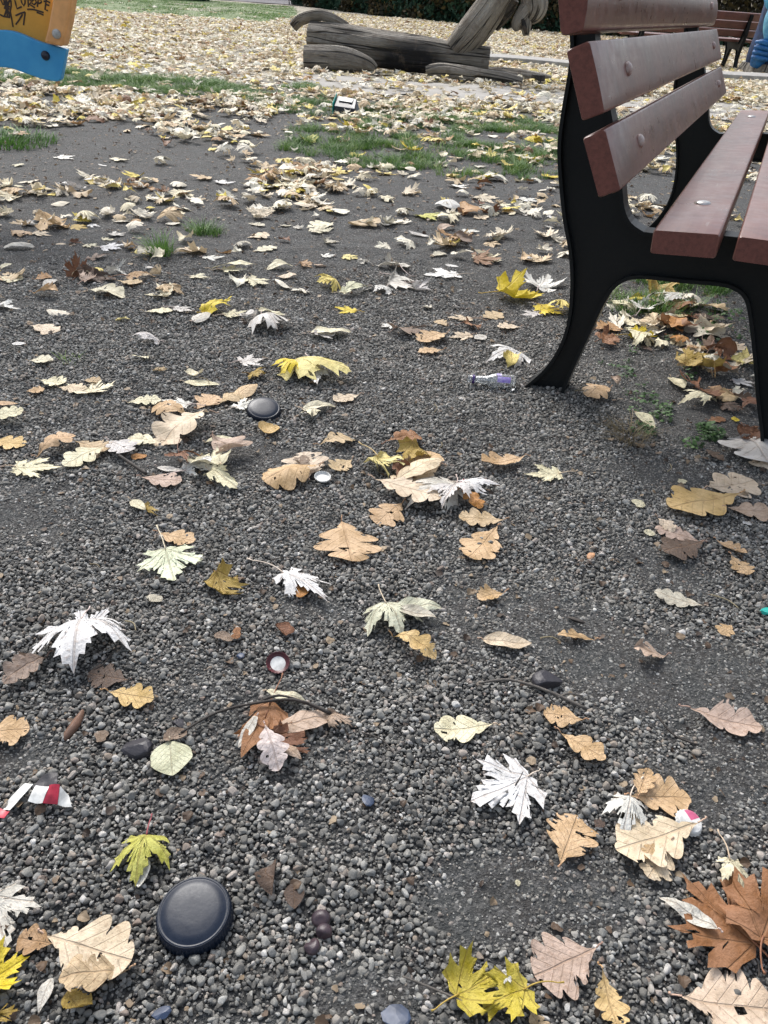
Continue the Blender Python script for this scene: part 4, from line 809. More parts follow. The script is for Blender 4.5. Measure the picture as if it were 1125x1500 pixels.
def flat_leaf(kind, wr, rs, res=1.):
    """returns verts (u,v), faces, edge-ness; length 1 along v, junction at origin"""
    if kind in 'sn':
        loop = np.array(outline_maple(kind, rs, 2 if res >= 1 else 1)); ctr = np.array([0, .10 if kind == 's' else .2])
        rings = [1, .86, .68, .5, .33, .17] if res >= 1 else [1, .55]
        vs_, ed = [], []
        for s in rings:
            vs_.append(ctr+(loop-ctr)*s); ed += [s]*len(loop)
        vs_ = np.concatenate(vs_+[ctr[None]]); ed.append(0); n = len(loop); fs = []
        for k in range(len(rings)-1):
            for i in range(n): j = (i+1) % n; fs.append((k*n+i, k*n+j, (k+1)*n+j, (k+1)*n+i))
        k = len(rings)-1; c = len(vs_)-1
        for i in range(n): fs.append((k*n+i, k*n+(i+1) % n, c))
        vs_ = vs_*np.array([wr*1.0, 1.0]); fs = [f[::-1] for f in fs]
        return vs_, fs, np.array(ed)
    nt_ = {'o': 58, 'v': 26, 'f': 22}[kind] if res >= 1 else {'o': 24, 'v': 10, 'f': 8}[kind]
    cr = 5 if res >= 1 else 2
    t_ = np.linspace(0, 1, nt_+1)
    if kind == 'o':
        env = (np.sin(PI*np.clip(t_, 0, 1)**1.05)**.55)*(.50+.55*sst(0, .58, t_))*(.22+.78*sst(.0, .26, t_)); dep = rs.uniform(.54, .76); nl = rs.choice([3.0, 3.5, 4.0])
        def sd(ph):
            lo = np.abs(np.sin(PI*(nl*t_**1.05+ph)))**.46; d = dep*(1-.35*sst(.75, 1, t_)); return env*(1-d+d*lo)*(1+.12*(vn(t_*5+rs.rand()*50, t_*0, 1, 3)-.5))
        wl, wrr = sd(rs.uniform(0, .3)), sd(rs.uniform(.3, .7)); sweep = .17; wd = .5
    elif kind == 'v':
        env = np.sin(PI*t_**.8)**.8; wl = env*(1+.16*(vn(t_*6+rs.rand()*50, t_*0, 1, 5)-.5)); wrr = env*(1+.16*(vn(t_*6+rs.rand()*50, t_*0, 1, 6)-.5)); sweep = .05; wd = .5
    else:
        env = np.clip(np.sin(PI*t_), 0, 1)**.4; wl = env*(.55+.9*vn(t_*4+rs.rand()*50, t_*0, 1, 5)); wrr = env*(.55+.9*vn(t_*4+rs.rand()*50, t_*0, 1, 6)); sweep = 0; wd = .5
    vs_, ed = [], []
    for i, tt in enumerate(t_):
        for k in range(-cr, cr+1):
            f = k/cr; ww = (wrr[i] if f > 0 else wl[i])*wr*wd
            vs_.append((f*ww, tt*.94+sweep*abs(f*ww)*(1-.9*sst(.75, 1, tt)))); ed.append(max(abs(f), 1 if i in (0, nt_) else 0))
    m = 2*cr+1; fs = []
    for i in range(nt_):
        for k in range(m-1): fs.append((i*m+k, i*m+k+1, (i+1)*m+k+1, (i+1)*m+k))
    return np.array(vs_), fs, np.array(ed)
def curl(vs2, style, rs, L):
    u, v = vs2[:, 0].copy(), vs2[:, 1].copy(); v = v-.5
    s = {'flat': (.25, .2, .02), 'cup': (1.3, .8, .03), 'dome': (-1.5, -1.0, .03), 'wave': (.8, .6, .06), 'crumple': (1.9, 1.2, .10), 'stand': (1.2, .8, .05)}[style]
    ku = s[0]*rs.uniform(.7, 1.3); kv = s[1]*rs.uniform(.5, 1.3)
    if style in ('flat', 'wave', 'crumple'): ku *= rs.choice([-1, 1]); kv *= rs.choice([-1, 1])
    if style == 'wave': kv = abs(kv)*-1
    if style == 'cup': kv *= rs.choice([1, .3, -.4])
    def arc(a, k):
        if abs(k) < 1e-3: return a, a*0
        return np.sin(k*a)/k, (1-np.cos(k*a))/k
    x, z1 = arc(u, ku); y, z2 = arc(v, kv*1.3)
    z = z1+z2
    z = z+{'flat': .05, 'cup': .15, 'dome': -.1, 'wave': .12, 'crumple': .2, 'stand': .1}[style]*np.abs(u)*rs.uniform(.2, 1.4)
    o = rs.uniform(0, 90, 2)
    n1 = vn(u*1.0+o[0]+5, v+o[1], 3.2, 8)-.5; n2 = vn(u+o[0], v+o[1]+9, 8, 9)-.5; n3 = vn(u+o[0], v+o[1]+9, 1.7, 10)-.5
    r2 = u*u+v*v
    z = z+n1*s[2]*1.8+n2*(s[2]*.7+.006)+(vn(u+o[1], v+o[0], 15, 14)-.5)*.004+n3*s[2]*1.5+ (n1+n3)*r2*{'flat': .12, 'cup': .3, 'dome': .2, 'wave': .5, 'crumple': .9, 'stand': .3}[style]
    if style == 'crumple':
        x = x+.22*(vn(u+o[1], v+o[0], 2.6, 11)-.5)*1.3; y = y+.22*(vn(u+o[1]+7, v+o[0], 2.6, 12)-.5)*1.3
        # roll one side over
        a = rs.uniform(0, 2*PI); q = x*math.cos(a)+y*math.sin(a); k = np.clip(q-.12, 0, 1); z = z+k*.45; x = x-k*.9*math.cos(a); y = y-k*.9*math.sin(a)
    if style == 'stand':
        y, z = y*.3, z*.6+(y+.5)*.85
    if style == 'crumple': z = z*.62
    P = np.stack([x, y, z], 1)
    if style in ('cup', 'wave', 'dome') :
        tl = rs.uniform(-.10, .10); P[:, 2] += P[:, 0]*tl
    b = np.percentile(P[:, 2], 4); P[:, 2] = np.maximum(P[:, 2]-b, -.004)
    return P*L
def leaf_mesh(kind, wr, style, L, rs, res=1.):
    f2, fs, ed = flat_leaf(kind, wr, rs, res)
    P = curl(f2, style, rs, L)
    P[:, 1] += L*.5 if style != 'stand' else L*.5
    if res >= 1 and kind != 'v':      # small tears and insect holes
        c = np.array([f2[list(f)].mean(0) for f in fs]); e_ = np.array([ed[list(f)].mean() for f in fs]); q = vn(c[:, 0]+rs.rand()*80+9, c[:, 1]+rs.rand()*80, 11, 15)
        keep = (q < np.where(e_ > .8, .80, .90)) | ((np.abs(c[:, 0]) < .03)) | (c[:, 1] < .12)
        fs = [f for f, k_ in zip(fs, keep) if k_]
    return P, fs, f2, ed
def tube(pts, rads, seg=6, caps=True):
    pts = [Vector(p) for p in pts]; V_, F, UV = [], [], []; n = len(pts); ln = 0
    ref = Vector((.13, .21, 1)).normalized()
    d0 = (pts[-1]-pts[0]).normalized()
    if abs(d0.dot(ref)) > .85: ref = Vector((1, .2, .1)).normalized()
    for i, p in enumerate(pts):
        d = (pts[min(i+1, n-1)]-pts[max(i-1, 0)]).normalized(); a = d.cross(ref).normalized(); b = a.cross(d)
        if i: ln += (p-pts[i-1]).length
        for k in range(seg):
            an = 2*PI*k/seg; V_.append(p+(a*math.cos(an)+b*math.sin(an))*rads[i]); UV.append((k/seg, ln))
    for i in range(n-1):
        for k in range(seg): k2 = (k+1) % seg; F.append((i*seg+k, i*seg+k2, (i+1)*seg+k2, (i+1)*seg+k))
    if caps:
        F.append(tuple(range(seg))[::-1]); F.append(tuple((n-1)*seg+k for k in range(seg)))
    return V_, F, UV
KNAME = dict(o=('oak_leaf', 'oak leaf'), s=('maple_leaf', 'maple leaf'), n=('maple_leaf', 'maple leaf'), v=('fallen_leaf', 'leaf'), f=('leaf_scrap', 'leaf piece'))
placed = []
def build_leaves():
    for i, (k, x, y, ang, L, wr, col, sty, lab) in enumerate(LEAVES):
        rs = np.random.RandomState(1000+i*7)
        L = L*(1+.12*float(sst(1.0, 1.3, y)*(1-sst(2.4, 2.8, y))))*(.62 if sty == 'stand' else 1)
        mk = 'maple' if k in 'sn' else 'oak'
        ap = 1.0
        if k == 'o' and y > 1.0: wr = max(wr, .54)
        if k == 'o' and wr > .7: wr = .7+(wr-.7)*.45
        if sty == 'crumple': ap = 1.15
        P, fs, f2, ed = leaf_mesh(k, wr*(.86 if k in 'sn' else 1.08), sty, L*ap*(.92 if k in 'sn' else 1), rs)
        # rest height: what lies below (ground, gravel, other leaves already there)
        cx, cy = x+math.cos(ang)*L*.5, y+math.sin(ang)*L*.5
        under = sum(1 for (px, py, pl) in placed if (px-cx)**2+(py-cy)**2 < (.40*(pl+L))**2*.6)
        base = max(ghs(x+math.cos(ang)*L*q, y+math.sin(ang)*L*q) for q in (0, .25, .5, .75, 1))
        gm = float(gmask(cx, cy)) if cy < 2.6 else 0
        z = base+.002+.0055*gm+min(under, 4)*.0045
        placed.append((cx, cy, L))
        nm, cat = KNAME[k]
        if sty in ('flat', 'cup', 'dome', 'wave') and L > .05:   # drape partly over relief
            pass
        o = mesh_obj(nm, P, fs, M[mk], smooth=True, uvs=f2, attrs={'edge': ed})
        o.location = (x, y, z); o.rotation_euler = (rs.uniform(-.04, .04), rs.uniform(-.04, .04), ang-PI/2)
        c = PAL[col]; j = rs.uniform(.93, 1.07); o.color = (c[0]*j, c[1]*j, c[2]*j*rs.uniform(.95, 1.05), 1)
        tag(o, lab, cat, 'fallen autumn leaves')
        if L > .045 and k != 'f' and (y < 2.7):
            sl_ = {'o': .12, 's': .62, 'n': .6, 'v': .1}[k]*L*rs.uniform(.5, 1.1)
            if k in 'sn' and rs.rand() < .35 and y > .6 : sl_ *= .4
            bz = float(P[np.argmin((f2[:, 0])**2+(f2[:, 1]-.0)**2), 2])
            by = float(P[np.argmin((f2[:, 0])**2+(f2[:, 1])**2), 1]); bx = float(P[np.argmin((f2[:, 0])**2+(f2[:, 1])**2), 0])
            cu = rs.uniform(-.35, .35)
            pts = [(bx+cu*sl_*(q**2), by-sl_*q, bz*(1-q)**2+.0015+.004*math.sin(q*3)+(.004 if q > .9 else 0)) for q in np.linspace(-.06, 1, 9)]
            V_, F, UV = tube(pts, [.0011*(L/.1)**.5*(1-.3*q+(.6 if q > .93 else 0)) for q in np.linspace(0, 1, 9)], 6)
            st = mesh_obj('stem', V_, F, M['stem'], o, smooth=True)
            st.color = {'G': (.30, .06, .07, 1), 'WW': (.62, .52, .42, 1)}.get(col, (c[0]*.75, c[1]*.62, c[2]*.6, 1))
            if 'pinkish stem' in lab or 'red stem' in lab: st.color = (.28, .06, .07, 1)
build_leaves()

# ------------------------------------------------------------------ leaf carpet of the playground (thousands more than 300)
PILES = [(.33, 3.62, .16, 260), (-.37, 3.78, .2, 200), (-.15, 3.86, .14, 240), (-.62, 4.1, .25, 170), (-1.9, 5.85, .45, 120), (-2.4, 5.5, .4, 140), (-1.25, 5.12, .28, 170), (-1.0, 4.45, .22, 120), (-1.5, 5.3, .25, 130), (-.9, 2.26, .13, 160), (-.85, 2.45, .10, 110),
         (-.44, 3.19, .16, 70), (-.55, 2.5, .16, 60), (.24, 2.2, .12, 110), (-.3, 4.4, .3, 110), (.5, 4.3, .3, 90), (.9, 4.0, .3, 100), (-.95, 2.75, .14, 90), (-1.0, 3.15, .14, 90)]
UB = [(.79, 2.42, .13, 190), (.62, 2.22, .07, 110), (.74, 2.22, .13, 170), (.93, 2.36, .12, 90), (.86, 2.06, .09, 120), (.93, 1.92, .08, 130), (.80, 1.98, .06, 60), (.97, 1.78, .07, 120)]
def litter():
    protl = []
    for i in range(16):
        rs = np.random.RandomState(500+i); k = 'ossnosnosvsnosoo'[i]; sty = ['flat', 'dome', 'cup', 'wave', 'crumple', 'flat', 'dome', 'crumple'][i % 8]
        P, fs, f2, ed = leaf_mesh(k, {'o': .85, 's': .9, 'n': .9, 'v': .5}[k], sty, 1., rs, .5)
        me = bpy.data.meshes.new('l'); me.from_pydata([tuple(p) for p in P], [], fs)
        ul = me.uv_layers.new(name='UVMap'); li = np.empty(len(me.loops), dtype=np.int32); me.loops.foreach_get('vertex_index', li)
        ul.data.foreach_set('uv', f2.astype(np.float32)[li].ravel())
        a = me.attributes.new('edge', 'FLOAT', 'POINT'); a.data.foreach_set('value', ed.astype(np.float32))
        me.polygons.foreach_set('use_smooth', [True]*len(me.polygons)); me.materials.append(M['mapleL' if k in 'sn' else 'oakL'])
        protl.append(bpy.data.objects.new('litter_%02d' % i, me))
    Rm = np.array([[rt.x, rt.y, rt.z], [up.x, up.y, up.z], [fwd.x, fwd.y, fwd.z]])
    n = 640000
    # sample ground with more candidates near
    Yc = 1.2+(RS.rand(n)**1.9)*31; Xc = (RS.rand(n)-.5)*(5+1.5*Yc)
    # candidate density (per m2) of this sampling
    pdf = n*(1/(1.9*31))*(((Yc-1.2)/31+1e-6)**(1/1.9-1))/(5+1.5*Yc)
    cl = sst(.42, .62, vn(Xc, Yc, 1.6, 31)*.45+vn(Xc, Yc, 5.5, 32)*.55)
    d = np.zeros(n)
    q = np.stack([Xc, Yc, -H*np.ones(n)]); pc = Rm@q; px = 562.5+1130*pc[0]/pc[2]; py = 750-1130*pc[1]/pc[2]
    inside = (px > -30) & (px < 860) & (py > 288)
    d = np.where(Yc > 9.5, 95+210*cl, d)
    d = np.where((Yc <= 9.6) & (Yc > 8.1), np.where(Xc > -1.2, 30+60*cl, 110), d)
    d = np.where((Yc <= 8.1) & (Yc > 5.6), 65+260*cl, d)
    d = np.where((Yc <= 5.6) & (Yc > 4.2), 12+270*cl*cl, d)
    d = np.where((Yc <= 4.2), 5+150*cl*cl, d)
    for (bx_, by_, br, bd) in PILES: d = d+bd*np.exp(-(((Xc-bx_)**2+(Yc-by_)**2)/br**2)**1.5)
    # nearly bare earth on the left
    bare = np.exp(-(((Xc+1.75)/1.1)**2+((Yc-4.35)/.75)**2)**2); d = d*(1-.97*bare)
    bare = np.exp(-(((Xc+.95)/.55)**2+((Yc-5.75)/.28)**2)**2); d = d*(1-.8*bare)
    bare = np.exp(-(((Xc-.3)/.6)**2+((Yc-4.0)/.25)**2)**2); d = d*(1-.8*bare)
    d = np.where(inside, np.where(py < 330, 10+120*cl*cl, np.where(py < 400, 7+80*cl*cl, np.where(py < 480, 5+34*cl*cl, np.where(py < 600, 2+7*cl, 1.)))), d)
    ub = (py > 400) & (px > 860) & (px < 1130)
    d = np.where(ub, 0, d)
    for (bx_, by_, br, bd) in UB: d = np.where(ub, d+bd*np.exp(-(((Xc-bx_)**2+(Yc-by_)**2)/br**2)**1.5), d)
    d = np.where((Yc > 21.3) & (Xc < -3.6), 2.0, d)
    gp_ = np.exp(-(((Xc+2.6)/1.3)**2+((Yc-7.5)/.45)**2)**2); d = d*(1-.72*gp_)
    gp_ = np.exp(-(((Xc-.15)/.95)**2+((Yc-5.4)/.8)**2)**2); d = d*(1-.62*gp_)
    # inside the gravel foreground nothing
    hx = -6+(.0)*Yc
    d = np.where(Yc > 29.0+np.clip(1.9-Xc, 0, 9)*1.55, 0, d)
    k = RS.rand(n) < d/pdf; X, Y = Xc[k], Yc[k]
    c2 = cl[k]
    # keep out of the log sculpture
    z = gh(X, Y)+.003+RS.rand(len(X))*(.006+.022*c2*(Y > 4))
    s = RS.uniform(.050, .108, len(X))*(1+.15*sst(5, 9, Y))
    ro = np.stack([RS.normal(size=len(X))*.15, RS.normal(size=len(X))*.15, RS.uniform(0, 2*PI, len(X))], 1)
    print('litter', len(X))
    o = make_inst('leaf_litter', np.stack([X, Y, z], 1), ro, np.stack([s]*3, 1), RS.randint(0, 16, len(X)), protl, M['mapleL'])
    tag(o, 'dense carpet of pale and yellow fallen leaves across the playground', 'leaf litter', kind='stuff')
litter()

def debris():
    protl = []
    for i in range(6):
        rs = np.random.RandomState(900+i); P, fs, f2, ed = leaf_mesh('f' if i % 3 else 'v', .7 if i % 3 else .25, ['crumple', 'flat', 'wave'][i % 3], 1., rs, .5)
        me = bpy.data.meshes.new('d'); me.from_pydata([tuple(p) for p in P], [], fs); me.materials.append(M['debris']); protl.append(bpy.data.objects.new('debris_%02d' % i, me))
    X = RS.uniform(-2.2, 2.2, 16000); Y = .3+RS.rand(16000)**1.3*6.5
    k = (np.abs(X) < .3+.52*Y) & (RS.rand(16000) < .25+.9*vn(X, Y, 4, 91)*vn(X, Y, 13, 92)*2); X, Y = X[k], Y[k]
    s = RS.uniform(.004, .018, len(X))*(.8+.14*Y)
    o = make_inst('plant_debris', np.stack([X, Y, gh(X, Y)+.001+.003*gmask(X, Y)], 1), np.stack([RS.normal(size=len(X))*.3, RS.normal(size=len(X))*.3, RS.uniform(0, 6.28, len(X))], 1), np.stack([s]*3, 1), RS.randint(0, 6, len(X)), protl, M['debris'])
    tag(o, 'tiny crumbs of dead leaves and bark strewn over the soil', 'plant debris', kind='stuff')
debris()
# ------------------------------------------------------------------ park bench
def crom(pts, sub=4, closed=False):
    out = []; n = len(pts)
    rngi = range(n) if closed else range(n-1)
    for i in rngi:
        p0 = pts[(i-1) % n] if (closed or i > 0) else pts[0]; p1 = pts[i]; p2 = pts[(i+1) % n]
        p3 = pts[(i+2) % n] if (closed or i+2 < n) else pts[-1]
        for k in range(sub):
            t = k/sub
            out.append(tuple(.5*((2*b)+(-a+c)*t+(2*a-5*b+4*c-d)*t*t+(-a+3*b-3*c+d)*t**3) for a, b, c, d in zip(p0, p1, p2, p3)))
    if not closed: out.append(tuple(pts[-1]))
    return out
def inset(poly, w):
    n = len(poly); A = sum(poly[i][0]*poly[(i+1) % n][1]-poly[(i+1) % n][0]*poly[i][1] for i in range(n)); sg = 1 if A > 0 else -1
    out = []
    for i in range(n):
        a, b, c = Vector(poly[i-1]), Vector(poly[i]), Vector(poly[(i+1) % n])
        d1 = (b-a).normalized(); d2 = (c-b).normalized(); n1 = Vector((-d1.y, d1.x))*sg; n2 = Vector((-d2.y, d2.x))*sg
        m = (n1+n2); m = m.normalized() if m.length > 1e-6 else n1
        k = max(.5, m.dot(n1)); q = b+m*(w/k); out.append((q.x, q.y))
    return out
def prism(poly, y0, y1, ax='XZ'):
    """extrude polygon (s,z) along local Y; n-gon caps"""
    n = len(poly); V_ = [(a, y0, b) for a, b in poly]+[(a, y1, b) for a, b in poly]
    F = [tuple(range(n)), tuple(range(2*n-1, n-1, -1))]+[(i, (i+1) % n, n+(i+1) % n, n+i)[::-1] for i in range(n)]
    return V_, F
def fixn(o):
    bm = bmesh.new(); bm.from_mesh(o.data); bmesh.ops.recalc_face_normals(bm, faces=bm.faces); bm.to_mesh(o.data); bm.free(); return o
def frame_profile():
    back = [(-.603, .845), (-.598, .79), (-.577, .72), (-.575, .609), (-.571, .55), (-.557, .49), (-.532, .408), (-.507, .345), (-.490, .28), (-.480, .203), (-.484, .14), (-.503, .08), (-.530, .035), (-.562, -.005), (-.585, -.03)]
    toe = [(-.565, -.045), (-.52, -.045), (-.46, -.05)]
    arch = [(-.452, .03), (-.434, .118), (-.42, .182), (-.406, .243), (-.391, .283), (-.368, .305), (-.335, .315), (-.254, .321), (-.182, .328), (-.146, .323), (-.122, .304), (-.098, .254), (-.071, .188), (-.038, .102), (.0, .010), (.012, -.05)]
    fr = [(.085, -.05), (.062, .02), (.038, .10), (.025, .18), (.028, .26), (.05, .33), (.085, .385), (.118, .42), (.115, .430)]
    seat = [(.08, .432), (-.03, .431), (-.172, .430), (-.30, .422), (-.33, .412)]
    hole = [(-.358, .411), (-.388, .425), (-.408, .452), (-.421, .49), (-.436, .53), (-.468, .61), (-.492, .66), (-.532, .745), (-.548, .80), (-.572, .848)]
    P = crom(back, 3)[:-0 or None]+toe+crom(arch, 3)+crom(fr, 3)+seat+crom(hole, 3)
    out = []
    for q in P:
        if not out or (Vector(q)-Vector(out[-1])).length > .004: out.append(q)
    return out
def plank_profile(p, ang, w, t, r=.004, bow=0, nseg=3):
    """rounded rectangle profile centred p in (s,z); ang = direction of the wide face; bow swells the front"""
    pts = []
    for cx, cz, a0 in ((w/2-r, t/2-r, 0), (-w/2+r, t/2-r, 90), (-w/2+r, -t/2+r, 180), (w/2-r, -t/2+r, 270)):
        for k in range(nseg+1):
            a = R(a0+90*k/nseg); x, z = cx+r*math.cos(a), cz+r*math.sin(a)
            pts.append((x, z))
        if bow and a0 == 0:
            for f in (.6, .2, -.2, -.6): pts.append((f*(w/2-r), t/2+bow*(1-f*f)))
    c, s = math.cos(ang), math.sin(ang)
    return [(p[0]+x*c-z*s, p[1]+x*s+z*c) for x, z in pts]
def bolt_mesh(rad, h):
    V_, F = [], []; seg = 14; rings = [(1, 0), (1, .25), (.85, .62), (.55, .88), (.2, 1.0)]
    for rr, hh in rings:
        for k in range(seg): V_.append((rad*rr*math.cos(2*PI*k/seg), rad*rr*math.sin(2*PI*k/seg), h*hh))
    for i in range(len(rings)-1):
        for k in range(seg): F.append((i*seg+k, i*seg+(k+1) % seg, (i+1)*seg+(k+1) % seg, (i+1)*seg+k))
    F.append(tuple((len(rings)-1)*seg+k for k in range(seg))); return V_, F
def make_bench():
    B = thing('park_bench', 'brown slatted park bench with black cast iron side frames at right foreground', 'bench', (.8352, 1.5643, 0), math.atan2(-.3826, .9239))
    prof = frame_profile(); inn = inset(prof, .0075)
    for l0 in (.0, 1.85):
        wv, wf = prism(inn, l0+.018, l0+.034)
        fr = fixn(mesh_obj('side_frame', wv, wf, M['iron'], B)); 
        n = len(prof); V_ = []; F = []
        for yy in (l0, l0+.052):
            V_ += [(a, yy, b) for a, b in prof]; V_ += [(a, yy, b) for a, b in inn]
        for i in range(n):
            j = (i+1) % n
            F += [(i, j, n+j, n+i), (2*n+i, 3*n+i, 3*n+j, 2*n+j), (i, 2*n+i, 2*n+j, j), (n+i, n+j, 3*n+j, 3*n+i)]
        rim = fixn(mesh_obj('flange', V_, F, M['iron'], fr)); bevel_obj(rim, .002, 2)
    def slat(nm, prof_, l0, l1, bolts, bm_, ang):
        nseg = 10; V_ = []; F = []; n = len(prof_)
        c = np.array(prof_).mean(0)
        sts = [(l0, .965), (l0+.003, 1.0)]+[(l0+(l1-l0)*i/nseg, 1.0) for i in range(1, nseg)]+[(l1-.003, 1.0), (l1, .965)]
        for l, k in sts: V_ += [(c[0]+(a-c[0])*k, l, c[1]+(b-c[1])*k) for a, b in prof_]
        for i in range(len(sts)-1):
            for k in range(n): F.append((i*n+k, i*n+(k+1) % n, (i+1)*n+(k+1) % n, (i+1)*n+k))
        F += [tuple(range(n))[::-1], tuple((len(sts)-1)*n+k for k in range(n))]
        o = fixn(mesh_obj(nm, V_, F, [M['slat'], M['slatend']], B, fmat=[0]*(len(F)-2)+[1, 1])); 
        m = o.modifiers.new('wn', 'EDGE_SPLIT'); m.split_angle = R(32); o.data.polygons.foreach_set('use_smooth', [True]*len(o.data.polygons))
        for (bs, bz, bl, nx_, nz_) in bolts:
            V2, F2 = bolt_mesh(.0165 if bm_ is M['steel'] else .0135, .006 if bm_ is M['steel'] else .010); q = Vector((0, 0, 1)).rotation_difference(Vector((nx_, 0, nz_)))
            V2 = [q @ Vector(v)+Vector((bs, bl, bz)) for v in V2]
            mesh_obj('bolt', V2, F2, bm_, o, smooth=True)
    # seat slats (slightly rising to the front)
    for i, (s0, z0, a) in enumerate(((-.258, .4565, 5), (-.117, .4645, 1.5), (.024, .4655, -3))):
        a = R(a); t_ = .042; nrm = (-math.sin(a), math.cos(a)); top = (s0+nrm[0]*t_/2, z0+nrm[1]*t_/2)
        slat('seat_slat', plank_profile((s0, z0), a, .113, t_, .005), -.25, 2.17, [(top[0], top[1]-.0005, l, nrm[0], nrm[1]) for l in (.03, 1.88)], M['steel'], a)
    # back slats: centre, direction of the wide face (pointing down), front normal
    for i, (c, d, wdt, bow) in enumerate((((-.4300, .5670), (.048, -.0925), .106, 0), ((-.4850, .6910), (.047, -.100), .114, .001), ((-.5370, .8150), (.030, -.105), .118, .010))):
        ang = math.atan2(d[1], d[0]); t_ = .041; nrm = (-math.sin(ang), math.cos(ang)); fc_ = (c[0]+nrm[0]*(t_/2+bow), c[1]+nrm[1]*(t_/2+bow))
        slat('back_slat', plank_profile(c, ang, wdt, t_, .005 if i < 2 else .009, bow), -.25, 2.17, [(fc_[0], fc_[1], l, nrm[0], nrm[1]) for l in (.03, 1.88)], M['bbolt'], ang)
    return B
bench = make_bench()
def copy_tree(o, parent=None):
    c = o.copy(); C.objects.link(c); c.parent = parent
    for ch in [x for x in list(bpy.data.objects) if x.parent == o and x.name in C.objects]: copy_tree(ch, c)
    return c
b2 = copy_tree(bench); b2.location = (5.66, 16.6, -.02); b2.rotation_euler = (0, 0, R(97))
b2['label'] = 'distant brown park bench seen from behind beside the blue carved figure'
bench['group'] = 'park benches'; b2['group'] = 'park benches'

# ------------------------------------------------------------------ carved log animal
def log(name, pts, rads, parent, seg=28, sub=6, rough=.035, squash=1., seed=0, scorch_shade=None, mat=None, ends=True):
    pts = crom([tuple(p)+(r,) for p, r in zip(pts, rads)], sub)
    V_, F, UV, SC = [], [], [], []; n = len(pts); ln = 0
    P3 = [Vector(p[:3]) for p in pts]
    for i, p in enumerate(P3):
        d = (P3[min(i+1, n-1)]-P3[max(i-1, 0)]).normalized(); a = d.cross(Vector((.05, 1, .1))).normalized(); b = a.cross(d)
        if i: ln += (p-P3[i-1]).length
        for k in range(seg):
            an = 2*PI*k/seg
            rr = pts[i][3]*(1+rough*2*(float(vn(k*.55 if k <= seg/2 else (seg-k)*.55, ln*2.2, 1, 40+seed))-.5)+rough*.9*(float(vn(min(k, seg-k)*2.1, ln*.8, 1, 41+seed))-.5))
            V_.append(p+a*math.cos(an)*rr+b*math.sin(an)*rr*squash); UV.append((min(k, seg-k)/seg*2*rads[0]*3, ln+seed*3.7)); SC.append(0 if scorch_shade is None else scorch_shade(V_[-1]))
    for i in range(n-1):
        for k in range(seg): k2 = (k+1) % seg; F.append((i*seg+k, i*seg+k2, (i+1)*seg+k2, (i+1)*seg+k))
    for i0, rev in ((0, True), (n-1, False)):
        c = len(V_); V_.append(P3[i0]); UV.append((.3, UV[i0*seg][1]+.3)); SC.append(SC[i0*seg])
        for k in range(seg): f = (i0*seg+k, i0*seg+(k+1) % seg, c); F.append(f[::-1] if rev else f)
    o = mesh_obj(name, V_, F, mat or M['wood'], parent, uvs=UV, attrs={'scorch_shade': SC}, smooth=True)
    fixn(o); m = o.modifiers.new('wn', 'EDGE_SPLIT'); m.split_angle = R(48); return o
